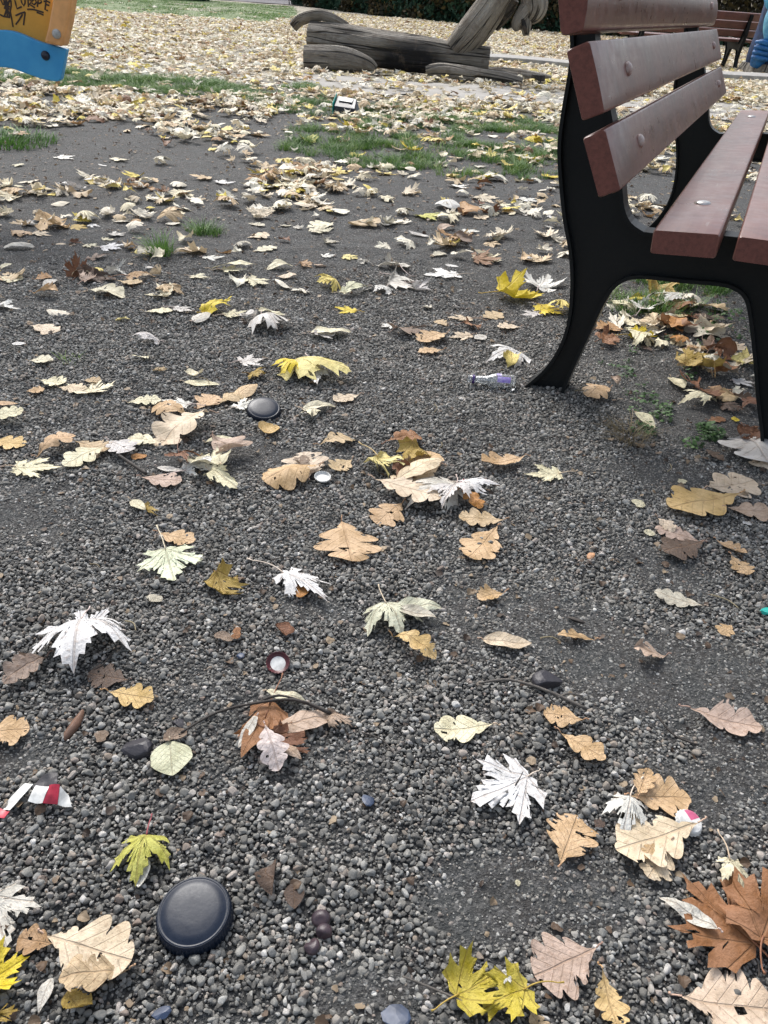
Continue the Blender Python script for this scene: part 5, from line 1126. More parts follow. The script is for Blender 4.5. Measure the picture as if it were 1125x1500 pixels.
def sculpture():
    A = thing('carved_animal', 'grey weathered log sculpture of a lying long necked animal in the leaves', 'wooden sculpture', (0, 10.4, 0))
    y = 0
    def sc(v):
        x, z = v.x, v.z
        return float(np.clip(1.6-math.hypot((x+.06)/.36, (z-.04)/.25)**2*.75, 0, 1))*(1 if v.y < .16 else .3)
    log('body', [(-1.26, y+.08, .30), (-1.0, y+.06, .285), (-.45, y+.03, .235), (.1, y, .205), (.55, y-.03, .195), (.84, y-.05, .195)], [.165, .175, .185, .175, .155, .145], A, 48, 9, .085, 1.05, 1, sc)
    log('hind_leg', [(-1.27, y-.30, .12), (-1.0, y-.30, .125), (-.75, y-.31, .115), (-.55, y-.33, .085), (-.46, y-.35, .045)], [.12, .125, .115, .085, .05], A, 32, 7, .13, 1, 2)
    log('hind_leg', [(-1.2, y+.42, .10), (-.8, y+.43, .10), (-.45, y+.42, .06)], [.11, .11, .06], A, 20, 5, .08, 1, 3)
    log('front_leg', [(.12, y-.42, .06), (.3, y-.43, .085), (.7, y-.46, .065), (1.02, y-.48, .05), (1.2, y-.50, .035)], [.065, .08, .078, .07, .05], A, 30, 7, .15, 1, 4)
    log('front_leg', [(.82, y+.16, .06), (1.15, y+.14, .055), (1.48, y+.10, .045), (1.60, y+.08, .04)], [.07, .075, .065, .05], A, 30, 7, .15, 1, 5)
    log('tail', [(-1.46, y+.12, .385), (-1.38, y+.12, .455), (-1.22, y+.11, .51), (-1.06, y+.10, .515), (-.88, y+.08, .455), (-.80, y+.07, .42)], [.055, .058, .062, .06, .05, .035], A, 26, 6, .13, .8, 6)
    nk = log('neck', [(.45, y-.02, .28), (.60, y-.06, .46), (.74, y-.10, .66), (.86, y-.13, .84), (.98, y-.14, .97), (1.12, y-.15, 1.0)], [.15, .175, .17, .15, .125, .10], A, 34, 8, .09, 1.0, 7)
    log('throat', [(.86, y-.02, .52), (.94, y-.06, .68), (1.0, y-.09, .82)], [.05, .10, .10], nk, 18, 4, .06, 1, 17, lambda v: .8)  # shaded side of the neck, its shade put into the dark colour
    hd = log('head', [(1.12, y-.16, .97), (1.20, y-.18, .88), (1.25, y-.19, .77), (1.24, y-.20, .68), (1.20, y-.2, .61)], [.10, .125, .14, .115, .05], A, 28, 6, .10, .85, 8)
    log('upper_jaw', [(1.20, y-.2, .76), (1.13, y-.21, .66), (1.09, y-.22, .575), (1.11, y-.22, .52)], [.10, .085, .07, .035], hd, 18, 4, .07, .8, 9)
    log('lower_jaw', [(1.19, y-.22, .66), (1.19, y-.23, .56), (1.20, y-.23, .475)], [.06, .058, .035], hd, 16, 4, .07, .7, 10)
    log('mouth_shade', [(1.13, y-.29, .63), (1.17, y-.285, .55), (1.2, y-.27, .49)], [.018, .024, .010], hd, 10, 3, .05, 1, 12, lambda v: 1.)  # solid black strip that paints the shade inside the open mouth
    log('ear', [(1.0, y-.24, .86), (1.03, y-.27, .84), (1.07, y-.28, .86)], [.03, .045, .02], hd, 12, 4, .05, 1, 11)
sculpture()
o = log('log_stump', [(1.42, 10.28, -.06), (1.42, 10.28, .04), (1.42, 10.28, .10)], [.09, .085, .08], None, 20, 4, .1, 1, 13, lambda v: .9)
tag(o, 'short dark stump in the leaves right of the log animal', 'stump')

# ------------------------------------------------------------------ blue carved figure
def totem():
    T = thing('carved_figure', 'blue painted carved wooden figure with a face and raised hand, right edge', 'wooden sculpture', (5.86, 15.0, 0))
    log('base', [(0, 0, -.05), (0, 0, .06), (0, 0, .17)], [.50, .48, .44], T, 28, 3, .12, 1, 20)
    log('body', [(0, .02, .12), (0, .02, .3), (.0, .02, .62), (.0, .02, 1.0), (0, .02, 1.5)], [.38, .40, .37, .34, .32], T, 28, 4, .05, .9, 21, mat=M['tdark'])
    hd = log('head', [(-.10, -.13, .50), (-.10, -.18, .60), (-.10, -.19, .78), (-.10, -.17, .95)], [.17, .23, .27, .25], T, 26, 5, .03, .9, 22, mat=M['tlight'])
    log('brow', [(-.36, -.28, .90), (-.22, -.40, .915), (-.05, -.45, .90), (.12, -.40, .915), (.2, -.3, .90)], [.03, .04, .035, .04, .03], hd, 12, 4, .05, 1, 23, mat=M['tlight'])
    log('headdress', [(-.08, -.08, .93), (-.08, -.10, 1.02), (-.08, -.10, 1.14), (-.08, -.08, 1.3)], [.30, .34, .33, .27], T, 26, 4, .06, .95, 24, mat=M['tblue'])
    log('nose', [(-.13, -.40, .88), (-.14, -.47, .77), (-.14, -.49, .69), (-.14, -.43, .655)], [.022, .034, .05, .03], hd, 12, 4, .04, 1, 25, mat=M['tlight'])
    for s, xo in ((-1, -.26), (1, .02)): log('eye', [(xo-.07, -.385 if s > 0 else -.34, .82), (xo, -.425 if s > 0 else -.375, .815), (xo+.07, -.40 if s > 0 else -.40, .82)], [.012, .045, .012], hd, 12, 4, .03, .8, 26+s, mat=M['tdark'])
    log('mouth', [(-.22, -.41, .625), (-.13, -.44, .605), (-.03, -.42, .63)], [.008, .016, .008], hd, 10, 4, .03, 1, 29, mat=M['tdark'])
    hn = log('hand', [(-.34, -.26, .14), (-.33, -.30, .24), (-.32, -.31, .38), (-.33, -.27, .50)], [.09, .125, .13, .08], T, 20, 4, .05, .8, 30, mat=M['tbright'])
    for k in range(4):
        z = .25+k*.07
        log('finger', [(-.46, -.33, z+.01), (-.40, -.41, z+.015), (-.30, -.43, z), (-.22, -.38, z-.01)], [.022, .033, .034, .028], hn, 12, 4, .05, 1, 31+k, mat=M['tbright'])
    for k in range(3):
        log('carved_band', [(-.12, -.36, .22+k*.09), (.1, -.40, .23+k*.09), (.32, -.27, .24+k*.09)], [.018, .022, .018], T, 10, 4, .05, 1, 36+k, mat=M['tlight'])
totem()

# ------------------------------------------------------------------ edging kerb
bx = []
V_, F = [], []
nseg = 30
for i in range(nseg+1):
    x = .95+i*.42; j = .01*math.sin(i*2.1); y0, y1, zt = 13.2+j, 13.75+j, .085+.008*math.sin(i*1.3)
    V_ += [(x, y0, -.05), (x, y0, zt), (x, y1, zt+.01), (x, y1, -.05)]
for i in range(nseg):
    for k in range(4): F.append((i*4+k, i*4+(k+1) % 4, (i+1)*4+(k+1) % 4, (i+1)*4+k))
F += [(0, 1, 2, 3), tuple(nseg*4+k for k in (3, 2, 1, 0))]
kb = fixn(mesh_obj('stone_edging', V_, F, M['concrete'])); bevel_obj(kb, .012, 2)
tag(kb, 'low pale grey edging running behind the log animal towards the blue figure', 'edging')

# ------------------------------------------------------------------ spring rocker at the left edge
def rocker():
    Yp = 3.2
    T = thing('spring_rider', 'orange and blue play rocker panel with marker scribbles, top left edge', 'playground rider', (-1.72, Yp, 0), 0)
    W = lambda x, z, y=0: (x+1.72, y, z)
    def plate(nm, poly, y0, y1, mat, par, bev=.004):
        V_, F = prism([(x+1.72, z) for x, z in poly], y0, y1); o = fixn(mesh_obj(nm, V_, F, mat, par)); return bevel_obj(o, bev, 2)
    top = [(-1.247, .559), (-1.285, .567), (-1.322, .571), (-1.363, .582), (-1.412, .598), (-1.451, .604), (-1.50, .600), (-1.58, .575), (-1.68, .555), (-1.78, .555), (-1.90, .59), (-2.02, .604), (-2.12, .59), (-2.2, .565)]
    bot = [(-2.2, .44), (-2.12, .465), (-2.02, .487), (-1.9, .46), (-1.8, .44), (-1.7, .44), (-1.6, .465), (-1.52, .485), (-1.466, .487), (-1.428, .478), (-1.386, .467), (-1.348, .458), (-1.300, .455), (-1.284, .464)]
    bd = plate('footboard', crom(top, 3)+crom(bot, 3), -.045, -.015, M['bluep'], T)
    V2, F2 = bolt_mesh(.0155, .014); q = Vector((0, 0, 1)).rotation_difference(Vector((0, -1, 0)))
    mesh_obj('cap', [q @ Vector(v)+Vector((-1.326+1.72, -.045, .535)) for v in V2], F2, M['bcap'], bd, smooth=True)
    post = plate('side_post', [(-1.249, .568), (-1.313, .576), (-1.29, .624), (-1.259, .705), (-1.235, .95), (-1.155, .95), (-1.194, .709), (-1.215, .645)], -.075, -.012, M['orangep'], T, .008)
    mesh_obj('cap', [q @ Vector(v)+Vector((-1.262+1.72, -.075, .606)) for v in V2], F2, M['wcap'], post, smooth=True)
    pn = plate('panel', [(-2.12, .55), (-1.30, .55), (-1.27, .93), (-2.1, .93)], -.012, .012, M['orange'], T)
    po2 = plate('side_post', [(-2.19, .572), (-2.11, .575), (-2.09, .95), (-2.2, .95)], -.075, -.012, M['orangep'], T, .008)
    # marker writing on the panel: strokes given in panel metres
    St = GRAF
    V_, F = [], []
    for st in St:
        pts = [(x+1.72, -.0135, z) for x, z in st]
        a, b, _ = tube(pts, [.0028]*len(pts), 5); k = len(V_); V_ += [(v[0], -.0125+(v[1]+.0125)*.25-.0004, v[2]) for v in a]; F += [tuple(i+k for i in f) for f in b]
    mesh_obj('graffiti', V_, F, M['ink'], pn)
    pts = [(-.42+.075*math.cos(t_), .02+.075*math.sin(t_), .03+.36*t_/(2*PI*5)) for t_ in np.linspace(0, 2*PI*5, 120)]
    a, b, _ = tube(pts, [.011]*120, 8); mesh_obj('spring', a, b, M['iron'], T, smooth=True)
    a, b, _ = tube([(-.42, .02, -.03), (-.42, .02, .03)], [.14, .14], 24); mesh_obj('base_plate', a, b, M['concrete'], T)
    a, b = prism([(-.45, .60), (.10, .60), (.10, .63), (-.45, .63)], .013, .20); bevel_obj(fixn(mesh_obj('seat_board', a, b, M['orangep'], T)), .006)
rocker()

# ------------------------------------------------------------------ litter objects
def lathe(prof, seg=72, mod=None):
    V_, F = [], []
    for i, (r, z) in enumerate(prof):
        for k in range(seg):
            a = 2*PI*k/seg; rr = r*(1+(mod(i, k) if mod else 0)); V_.append((rr*math.cos(a), rr*math.sin(a), z))
    n = len(prof)
    for i in range(n-1):
        for k in range(seg): F.append((i*seg+k, i*seg+(k+1) % seg, (i+1)*seg+(k+1) % seg, (i+1)*seg+k))
    if prof[-1][0] > 1e-5: F.append(tuple((n-1)*seg+k for k in range(seg)))
    return V_, F
def lid(name, x, y, z, r, tilt, label):
    T = thing(name, label, 'lid', (x, y, z)); T.rotation_euler = tilt
    seg = 128
    V_, F = lathe([(r*.97, -.006), (r, -.004), (r, .006), (r*1.0, .0135), (r*.985, .0165), (r*.955, .0185)], seg, lambda i, k: (.024 if (k % 2) else 0) if 1 <= i <= 3 else 0)
    mesh_obj('knurled_rim', V_, F, M['lid'], T, smooth=False)
    prof = [(r*.956, .0182), (r*.925, .0194), (r*.90, .0186), (r*.87, .0188), (r*.80, .0200), (r*.66, .0208), (r*.3, .0210), (r*.02, .0210)]
    V_, F = lathe(prof, 72); mesh_obj('top_face', V_, F, M['lid'], T, smooth=True)
    if r > .037:
        pass
    return T
lid('jar_lid', -.163, .416, ghs(-.163, .416)+.000, .0375, (R(2), R(-3), .3), 'large round black plastic jar lid with knurled rim lying in the gravel')
lid('jar_lid', -.286, 1.552, ghs(-.286, 1.552)+.000, .037, (R(15), R(5), 0), 'smaller glossy black lid half sunk in gravel behind the brown oak leaves')
for o_ in bpy.data.objects:
    if o_.name.startswith('jar_lid'): o_['group'] = 'black lids'
def chunk(name, x, y, z, sx, sy, sz, rz, mat, label, cat, seed, sub=3, cuts=9):
    bm = bmesh.new(); bmesh.ops.create_icosphere(bm, subdivisions=sub, radius=.5); rs = np.random.RandomState(seed)
    d = [(Vector(rs.normal(size=3)).normalized(), rs.uniform(.2, .4)) for _ in range(cuts)]
    for v in bm.verts:
        for n, h in d:
            k = v.co.dot(n)-h
            if k > 0: v.co -= n*k*.97
        v.co = Vector((v.co.x*sx, v.co.y*sy, v.co.z*sz))
    me = bpy.data.meshes.new(name); bm.to_mesh(me); bm.free(); me.materials.append(mat)
    o = link(bpy.data.objects.new(name, me)); o.location = (x, y, z); o.rotation_euler = (rs.uniform(-.2, .2), rs.uniform(-.2, .2), rz)
    return tag(o, label, cat)
def at(x, y, dz=.006): return x, y, ghs(x, y)+dz
chunk('slate_shard', *at(-.287, .615), .056, .040, .022, -.3, M['slate'], 'dark purplish slate shard beside the round greenish leaf', 'stone', 3)
chunk('dark_stone', *at(.247, .775, .008), .048, .045, .026, .4, M['slate'], 'flat blackish stone touching the forked twig', 'stone', 5)
chunk('dark_stone', *at(-.245, .66, .003), .018, .03, .012, .4, M['slate'], 'tiny dark stone left of the curled brown heap', 'stone', 15)
for x, y, s, sd_, lb in ((-.187, .782, .016, 7, 'small blue chip in the gravel left of the red rimmed cap'), (.005, .563, .021, 8, 'dark blue three cornered chip alone left of the bright white maple leaf'), (.045, .338, .030, 9, 'blue scrap cut by the bottom edge'), (-.173, .326, .019, 10, 'blue grey chip below the large black lid')):
    c = chunk('blue_chip', *at(x, y, .006), s, s*.8, .004, sd_, M['blue'], lb, 'litter', sd_, 2, 5); c['group'] = 'small blue chips'
chunk('teal_scrap', *at(.628, .962, .008), .030, .018, .012, .1, M['teal'], 'bright teal scrap at the right edge', 'litter', 21, 2, 5)
for i, (x, y, s, lb) in enumerate(((-.035, .424, .024, 'dark wrinkled berry farthest from the camera of the three'), (-.031, .410, .023, 'middle one of the three dark wrinkled berries'), (-.041, .396, .022, 'nearest of the three dark wrinkled berries'))):
    c = chunk('dried_berry', *at(x, y, .008), s*.85, s*.75, s*.6, i, M['berry'], lb, 'berry', 30+i, 3, 4); c['group'] = 'three dark berries right of the black lid'
    c.data.polygons.foreach_set('use_smooth', [True]*len(c.data.polygons))
c = chunk('seed_pod', *at(-.375, .648, .006), .016, .048, .014, -.15, M['pod'], 'long brown pod lying above the slate shard', 'seed pod', 41, 3, 4)
chunk('bark_chip', *at(.367, 1.093, .006), .014, .028, .006, -.35, M['chip'], 'small orange bark chip standing alone right of centre', 'bark', 44, 2, 6)
chunk('bark_piece', *at(.31, .917, .006), .034, .010, .007, -.5, M['dtwig'], 'short dark bark piece above the tan wavy oak leaf', 'bark', 45, 2, 6)
# twigs
def twig(name, runs, mat, label, parentmat=None):
    root = None
    for i, (pts, r0, r1) in enumerate(runs):
        P = crom([(x, y, ghs(x, y)+z) for x, y, z in pts], 5); rr = [r0+(r1-r0)*k/(len(P)-1) for k in range(len(P))]
        rr = [q*(1+.25*(float(vn(k*1.3, i, 1, 77))-.5)) for k, q in enumerate(rr)]
        V_, F, _ = tube(P, rr, 7)
        if root is None: root = mesh_obj(name, V_, F, mat, smooth=True)
        else: mesh_obj('side_branch', V_, F, mat, root, smooth=True)
    return tag(root, label, 'twig')
twig('twig', [([(.148, .757, .012), (.192, .768, .014), (.242, .748, .016), (.292, .728, .010)], .0016, .0026), ([(.255, .739, .014), (.27, .750, .013), (.292, .752, .010)], .0017, .0012)], M['twig'], 'long forked grey twig right of centre')
twig('twig', [([(.389, .728, .010), (.405, .70, .009), (.431, .682, .008)], .0012, .0016)], M['dtwig'], 'thin dark bent twig near the pinkish oak leaf')
twig('twig', [([(-.53, 1.30, .012), (-.49, 1.265, .012), (-.457, 1.24, .011)], .003, .0035)], M['dtwig'], 'short thick dark twig above the lone pinkish tan leaf')
twig('twig', [([(-.235, .64, .010), (-.20, .672, .014), (-.158, .688, .016), (-.10, .694, .022), (-.05, .683, .015)], .0014, .0024), ([(-.15, .69, .016), (-.12, .700, .02), (-.08, .69, .024)], .002, .0013)], M['dtwig'], 'dark crooked twig lying through the brown curled heap')
twig('twig', [([(.20, .30, .012), (-.02+.15, .345, .012), (.05, .372, .010)], .0012, .0010)], M['twig'], 'thin pale stem left of the olive yellow leaf')
for i in range(34):
    x = RS.uniform(-.5, .6); y = RS.uniform(.36, 1.9); a = RS.uniform(0, PI); l = RS.uniform(.02, .055)
    twig('twig', [([(x, y, .009), (x+l*.5*math.cos(a), y+l*.5*math.sin(a), .010), (x+l*math.cos(a+.3), y+l*math.sin(a+.3), .008)], .0008, .0011)], M['dtwig'] if i % 3 else M['drygrass'], 'thin dry twig fragment lying on the gravel')['group'] = 'tiny twig fragments scattered on the gravel'
# crown caps
def crown(x, y, z, rot, mat_rim, mat_in, label, inside=True, patch=None):
    T = thing('bottle_cap', label, 'bottle cap', (x, y, z)); T.rotation_euler = rot; r = .0155
    if inside: prof = [(r*.86, .0005), (r*.93, .001), (r*.99, .0035), (r*1.06, .0062), (r*1.03, .0066), (r*.93, .004), (r*.86, .0022)]
    else: prof = [(r*1.06, .0002), (r*1.02, .0012), (r*.95, .004), (r*.88, .0056), (r*.80, .0060)]
    V_, F = lathe(prof, 84, lambda i, k: .035*math.cos(k/84*2*PI*21) if i in ((2, 3, 4) if inside else (0, 1)) else 0); mesh_obj('crimped_rim', V_, F, mat_rim, T, smooth=True)
    V_, F = lathe([(r*.87, .0021 if inside else .0059), (r*.5, .0023 if inside else .0064), (.0003, .0023 if inside else .0066)], 40)
    n = len(F); fm = [0]*n
    if patch:
        fm = [1 if (patch[0] <= (f[0] % 40) < patch[1]) else 0 for f in F]
    mesh_obj('disc', V_, F, [mat_in, patch[2]] if patch else mat_in, T, smooth=True, fmat=fm)
    T['group'] = 'crown caps'
crown(-.125, 1.285, ghs(-.125, 1.285)+.008, (R(8), R(3), 0), M['white'], M['white'], 'white bottle cap lying open side up beside a tan oak leaf')
crown(-.133, .772, ghs(-.133, .772)+.007, (R(22), R(-6), .4), M['dred'], M['white'], 'dark red rimmed bottle cap with white inside in the gravel')
crown(.385, .565, ghs(.385, .565)+.008, (R(6), R(-12), 2.0), M['white'], M['white'], 'white bottle cap with pink mark beside the right leaf pile', False, (30, 40, M['pink']))
# glass bottle
def bottle():
    x0, y0 = .183, 1.772; x1, y1 = .300, 1.765; L = math.hypot(x1-x0, y1-y0)
    T = thing('glass_bottle', 'small empty clear glass bottle with purple and pink label, lying on gravel', 'bottle', (x1, y1, max(ghs(x1, y1), ghs(x0, y0))+.019), math.atan2(y0-y1, x0-x1))
    prof = [(.0005, .004), (.010, .003), (.0165, .0), (.0185, .002), (.019, .006), (.019, .050), (.0178, .056), (.0125, .068), (.0098, .078), (.0090, .090), (.0088, .100), (.0102, .101), (.0105, .106), (.0095, .108), (.0093, L), (.0072, L), (.0070, .100), (.0075, .088), (.0108, .068), (.0160, .056), (.0172, .050), (.0172, .008), (.010, .007), (.0004, .008)]
    V_, F = lathe(prof, 40); tf = lambda vs_: [(v[2], v[0], v[1]) for v in vs_]
    fixn(mesh_obj('body', tf(V_), F, M['glass'], T, smooth=True))
    def band(nm, z0, z1, r, mat, a0=0, a1=40):
        seg = 40; V_, F = [], []
        for z in np.linspace(z0, z1, 5):
            for k in range(a0, a1+1): a = 2*PI*k/seg; V_.append((z, r*math.cos(a), r*math.sin(a)))
        m = a1-a0+1
        for i in range(4):
            for k in range(m-1): F.append((i*m+k, i*m+k+1, (i+1)*m+k+1, (i+1)*m+k))
        return mesh_obj(nm, V_, F, mat, T, smooth=True)
    band('label', .014, .046, .0193, M['purple'], 2, 7); band('label', .030, .048, .0194, M['magenta'], 13, 18); band('label', .036, .048, .0194, M['purple'], 8, 12); band('neck_band', .1005, .1065, .0108, M['dpurple'])
    band('label', .020, .030, .0196, M['dpurple'], 14, 17)
bottle()
# torn wrapper, three creased flaps
def crumple_sheet(name, pts3, mats, fm, loc, label, cat, n=9, amp=.003):
    """quad patches: pts3 = list of 4-corner patches"""
    V_, F, FM = [], [], []
    for q, (a, b, c, d) in enumerate(pts3):
        a, b, c, d = map(Vector, (a, b, c, d)); k0 = len(V_)
        for i in range(n+1):
            for j in range(n+1):
                u, v = i/n, j/n; p = a*(1-u)*(1-v)+b*u*(1-v)+c*u*v+d*(1-u)*v
                p = p+Vector((0, 0, amp*2*(float(vn(p.x, p.y, 90, 60+q))-.5))); V_.append(p*1.3)
        for i in range(n):
            for j in range(n): F.append((k0+i*(n+1)+j, k0+(i+1)*(n+1)+j, k0+(i+1)*(n+1)+j+1, k0+i*(n+1)+j+1)); FM.append(fm[q])
    o = mesh_obj(name, V_, F, mats, smooth=False, fmat=FM); o.location = loc
    s = o.modifiers.new('thick', 'SOLIDIFY'); s.thickness = .0004; return tag(o, label, cat)
crumple_sheet('candy_wrapper', [((-.030, -.012, .002), (-.020, -.015, .006), (-.008, .008, .012), (-.018, .012, .005)), ((-.033, -.020, .001), (-.022, -.022, .003), (-.020, -.015, .006), (-.031, -.012, .002)),
    ((-.008, -.006, .006), (.006, -.008, .009), (.008, .006, .013), (-.006, .008, .012)), ((.006, -.008, .009), (.018, -.006, .006), (.016, .008, .013), (.008, .006, .013)), ((.018, -.006, .006), (.030, -.006, .002), (.024, .004, .006), (.016, .008, .012)),
    ((-.010, .006, .010), (.014, .008, .012), (.008, .022, .012), (-.006, .020, .006))], [M['white'], M['red'], M['slate']], [0, 1, 0, 1, 0, 2], (-.370, .535, ghs(-.37, .535)+.006), 'torn red and white candy wrapper near the left edge', 'wrapper')
# crushed carton on the grass
def carton():
    T = thing('crushed_carton', 'crushed teal, white and black carton on the grass in front of the log animal', 'litter', (-.515, 6.64, ghs(-.5, 6.6)), -.25)
    def bx(nm, V8, mat): 
        F = [(0, 1, 2, 3), (7, 6, 5, 4), (0, 4, 5, 1), (1, 5, 6, 2), (2, 6, 7, 3), (3, 7, 4, 0)]
        o = fixn(mesh_obj(nm, V8, F, mat, T)); bevel_obj(o, .003, 2); return o
    bx('box', [(-.075, -.05, .0), (.10, -.06, .0), (.11, .06, .0), (-.09, .06, .0), (-.08, -.045, .055), (.09, -.055, .05), (.065, .06, .105), (-.085, .055, .115)], M['bcap'])
    bx('top_panel', [(-.06, .0, .086), (.05, -.005, .082), (.045, .045, .103), (-.065, .042, .110), (-.06, -.002, .091), (.05, -.007, .087), (.045, .045, .108), (-.065, .042, .115)], M['white'])
    bx('side_flap', [(-.094, -.048, .0), (-.088, -.05, .0), (-.095, .062, .0), (-.101, .062, .0), (-.094, -.048, .075), (-.088, -.05, .075), (-.095, .062, .135), (-.101, .062, .135)], M['teal'])
carton()
# ------------------------------------------------------------------ grass, weeds
def blade_tuft(n, hgt, spread, width, seed, droop=.5, mat=None):
    rs = np.random.RandomState(seed); V_, F = [], []
    for i in range(n):
        a = rs.uniform(0, 2*PI); r = spread*rs.rand()**.6*.5; bx_, by_ = r*math.cos(a), r*math.sin(a); h = hgt*rs.uniform(.5, 1.15)
        d = a+rs.normal()*.7; ln = h*rs.uniform(.2, .9)*droop*1.3; wd = width*rs.uniform(.6, 1.2); k0 = len(V_)
        for s in range(5):
            t_ = s/4; x = bx_+math.cos(d)*ln*t_**1.7; y = by_+math.sin(d)*ln*t_**1.7; z = h*(t_-.25*droop*t_*t_)-.005; w_ = wd*(1-t_**1.5)*.5+.0002
            V_ += [(x-math.sin(d)*w_, y+math.cos(d)*w_, z), (x+math.sin(d)*w_, y-math.cos(d)*w_, z+w_*.3)]
        for s in range(4): k = k0+2*s; F.append((k, k+1, k+3, k+2))
    return V_, F
def protos_of(fn, n):
    L_ = []
    for i in range(n):
        V_, F, mat = fn(i); me = bpy.data.meshes.new('tuft'); me.from_pydata([tuple(v) for v in V_], [], F); me.materials.append(mat); L_.append(bpy.data.objects.new('tuft_%02d' % i, me))
    return L_
def scatter_blobs(name, blobs, protl, smin, smax, label, cat, mat):
    P, RO, SC, ID = [], [], [], []
    for (x, y, rx, ry, n) in blobs:
        k = 0
        while k < n:
            a, b = RS.uniform(-1, 1, 2)
            if a*a+b*b > 1: continue
            X, Y = x+a*rx, y+b*ry
            if rx > .3 and vn(X, Y, 3.5, 51)*.6+vn(X, Y, 9, 52)*.4 < .45*(.6+.6*math.hypot(a, b)): k += .35; continue
            P.append((X, Y, ghs(X, Y))); RO.append((0, 0, RS.uniform(0, 2*PI))); s = RS.uniform(smin, smax)*(1-.35*math.hypot(a, b)); SC.append((s,)*3); ID.append(RS.randint(0, len(protl))); k += 1
    o = make_inst(name, P, RO, SC, ID, protl, mat); return tag(o, label, cat, kind='stuff')
gp = protos_of(lambda i: (*blade_tuft(22, .075, .09, .004, 60+i, 1.1), M['grass']), 6)
rg = np.random.RandomState(77); GB = []
for q in range(62): GB.append((rg.uniform(-.75, 1.15), 4.45+rg.rand()*2.9, rg.uniform(.07, .22), rg.uniform(.06, .16), int(rg.uniform(8, 34))))
for q in range(80): GB.append((rg.uniform(-4.6, -.9), 6.75+rg.rand()*1.7, rg.uniform(.10, .28), rg.uniform(.08, .22), int(rg.uniform(16, 48))))
for q in range(14): GB.append((rg.uniform(1.1, 3.0), 5.8+rg.rand()*1.6, rg.uniform(.08, .2), rg.uniform(.06, .15), int(rg.uniform(6, 24))))
scatter_blobs('grass', GB+[(.10, 5.4, 1.0, .5, 60), (-.45, 5.2, .45, .4, 90), (-.10, 4.68, .3, .2, 110), (.75, 6.3, .9, .5, 300), (.2, 7.0, .9, .35, 220), (.55, 5.0, .3, .15, 60), (-2.5, 7.5, 1.3, .65, 500), (-1.2, 7.3, .9, .45, 120),
    (1.6, 7.2, .6, .4, 90), (-.9, 6.6, .5, .3, 60), (2.6, 6.5, .9, .6, 120), (-.75, 2.98, .07, .05, 14), (1.0, 2.75, .18, .12, 60), (.82, 2.45, .2, .12, 40)], gp, .6, 1.15, 'patches of short green grass growing through the leaf cover', 'grass', M['grass'])
lp = protos_of(lambda i: (*blade_tuft(30, .07, .5, .012, 80+i, .9), M['grass']), 4)
P = [(x, y) for x, y in zip(RS.uniform(-24, -2.4, 3000), RS.uniform(21.5, 38, 3000)) if x < -2.6-.16*(y-21)]
o = make_inst('lawn_grass', [(x, y, ghs(x, y)) for x, y in P], [(0, 0, RS.uniform(0, 6.3)) for _ in P], [(RS.uniform(.7, 1.2),)*3 for _ in P], RS.randint(0, 4, len(P)), lp, M['grass']); tag(o, 'far strip of mown green grass at the top left', 'grass', kind='stuff')
def clump(name, x, y, n, h, sp, wd, mat, label, cat, seed, droop=.9):
    V_, F = blade_tuft(n, h, sp, wd, seed, droop); o = mesh_obj(name, V_, F, mat); o.location = (x, y, ghs(x, y)); return tag(o, label, cat)
clump('grass_clump', -.822, 2.645, 150, .085, .085, .0035, M['grass'], 'round green grass clump alone on the bare soil at left', 'grass clump', 5)
clump('grass_clump', -.74, 2.97, 70, .06, .12, .003, M['grass'], 'thin yellowish green grass clump among pale leaves', 'grass clump', 6)
clump('grass_clump', -.79, 1.75, 30, .03, .06, .0022, M['grass'], 'tiny green grass sprout on the gravel at left', 'grass clump', 7)
clump('grass_clump', -2.22, 4.55, 700, .075, .55, .006, M['grass'], 'wide dark green grass mound at the left edge', 'grass clump', 8, 1.2)
clump('dry_grass_tuft', .545, 1.565, 160, .050, .075, .0013, M['drygrass'], 'dry brown matted grass tuft under the bench', 'grass clump', 9, 1.5)
def weed(i):
    rs = np.random.RandomState(200+i); V_, F = [], []
    for k in range(14):
        a = rs.uniform(0, 2*PI); r = rs.uniform(.004, .022); cx, cy, cz = r*math.cos(a), r*math.sin(a), rs.uniform(.004, .02); s = rs.uniform(.002, .005); k0 = len(V_)
        tx, ty = rs.uniform(-.5, .5, 2)
        for q in range(6): b = a+2*PI*q/6; X, Y = s*math.cos(b)*1.3, s*math.sin(b); V_.append((cx+X, cy+Y, cz+X*tx+Y*ty))
        F.append(tuple(range(k0, k0+6)))
    return V_, F, M['weed']
scatter_blobs('weeds', [(.63, 1.72, .08, .07, 17), (.585, 1.60, .025, .025, 8), (.745, 1.62, .025, .04, 26), (.68, 1.56, .02, .02, 5), (.95, 2.4, .2, .2, 30), (.70, 1.95, .15, .15, 14), (.86, 2.2, .1, .1, 10)], protos_of(weed, 5), .7, 1.3, 'small green leafy weeds on the ground under the bench', 'weeds', M['weed'])

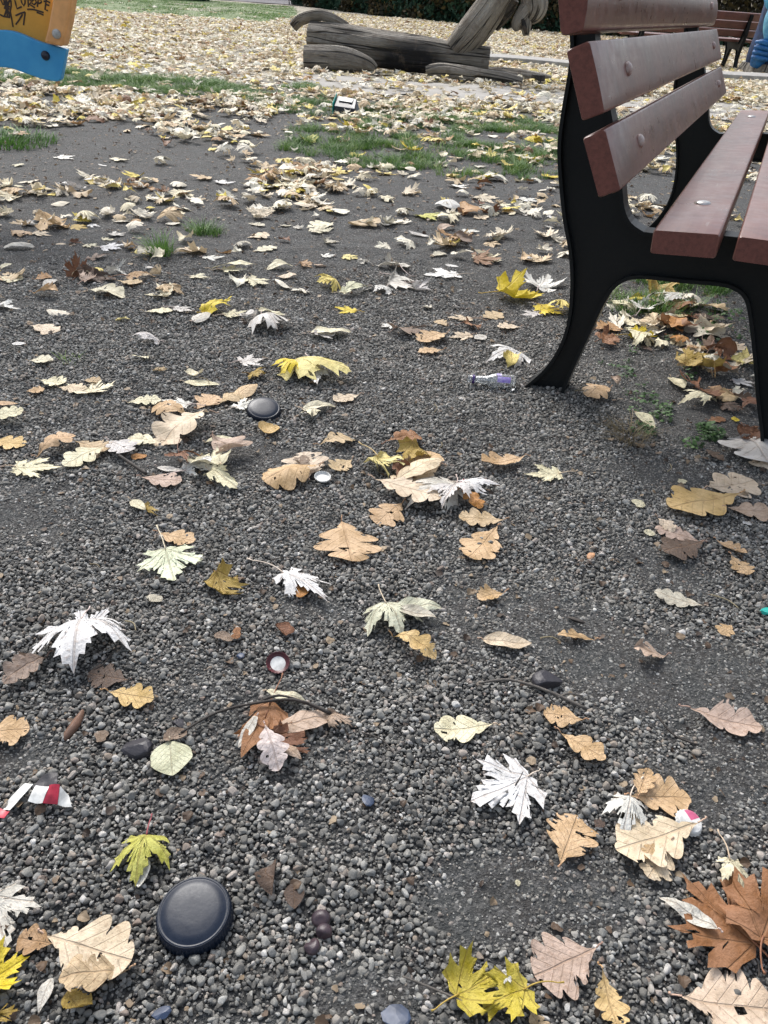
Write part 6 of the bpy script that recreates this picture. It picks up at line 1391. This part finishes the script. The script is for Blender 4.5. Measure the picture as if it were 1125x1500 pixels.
# ------------------------------------------------------------------ hedges
def hedge(name, line, hh, depth, n, label, green_h, lsz=.05):
    # leaf quads through the volume of the hedge + bare stems
    seg = [math.dist(line[i], line[i+1]) for i in range(len(line)-1)]; tot = sum(seg)
    def sample(n, zlo, zhi, mat, nm, par, sz):
        V_ = np.zeros((n*4, 3)); A = np.zeros(n*4); t_ = RS.rand(n)*tot; cum = np.cumsum([0]+seg); i = np.clip(np.searchsorted(cum, t_)-1, 0, len(seg)-1)
        la = np.array(line); f = (t_-cum[i])/np.array(seg)[i]; c = la[i]*(1-f[:, None])+la[i+1]*f[:, None]; d = la[i+1]-la[i]; d = d/np.linalg.norm(d, axis=1)[:, None]; nn = np.stack([-d[:, 1], d[:, 0]], 1)
        nn = np.where((nn[:, 1] > 0)[:, None], nn, -nn)
        z = zlo+(zhi-zlo)*RS.rand(n); bul = (vn(t_, z*1.5, .8, 71)-.5)*.7
        dp = (RS.rand(n)**2.2)*depth+bul*(.3 if zhi < 1 else 1); c = c+nn*dp[:, None]
        top = hh+(vn(t_, t_*0, .5, 72)-.5)*.8
        z = np.minimum(z, top)
        u = RS.normal(size=(n, 3)); u /= np.linalg.norm(u, axis=1)[:, None]; w_ = np.cross(u, RS.normal(size=(n, 3))); w_ /= np.linalg.norm(w_, axis=1)[:, None]
        s = sz*RS.uniform(.6, 1.3, n)[:, None]; p = np.stack([c[:, 0], c[:, 1], z], 1)
        for q, (a, b) in enumerate(((-1, 0), (0, -.6), (1, 0), (0, .6))): V_[q::4] = p+u*s*a+w_*s*b
        r = RS.rand(n)
        for q in range(4): A[q::4] = r
        return mesh_obj(nm, V_, np.arange(n*4).reshape(n, 4), mat, par, attrs={'rnd': A})
    root = sample(n, .05, hh, M['hedge'], name, None, lsz)
    sample(int(n*.30), 0, green_h, M['ivy'], 'ivy', root, lsz*1.1)
    V_, F = [], []
    for k in range(260):
        t_ = RS.rand()*tot; i = int(np.clip(np.searchsorted(np.cumsum([0]+seg), t_)-1, 0, len(seg)-1)); f = (t_-sum(seg[:i]))/seg[i]; a = np.array(line[i])*(1-f)+np.array(line[i+1])*f
        p = [(a[0]+RS.normal()*.1+j*RS.normal()*.15, a[1]+.5+RS.rand()*.5+j*RS.normal()*.1, j*hh/3.2) for j in range(4)]
        v, f_, _ = tube(p, [.025, .02, .015, .01], 5); k0 = len(V_); V_ += v; F += [tuple(q+k0 for q in ff) for ff in f_]
    mesh_obj('stems', V_, F, M['dtwig'], root)
    return tag(root, label, 'hedge')
hedge('hedge', [(-6.0, 42), (-1.6, 34.5), (1.9, 29.6), (5, 29.4), (9, 27.5), (16, 25), (26, 22)], 3.2, 1.3, 52000, 'long dark brown hedge with green ivy at its foot behind the log animal', .85, .10)
hedge('hedge', [(-22, 37.5), (-15, 36.5), (-8.6, 36.2)], 2.6, 1.6, 14000, 'low dark hedge far behind the lawn at the top left', .5, .12)
hedge('hedge', [(-60, 60), (-20, 58), (0, 58), (30, 56), (60, 50)], 7, 3, 16000, 'tall far row of shrubs closing the park behind everything', .9, .35)
for o_ in bpy.data.objects:
    if o_.name.startswith('hedge'): o_['group'] = 'hedges behind the playground'
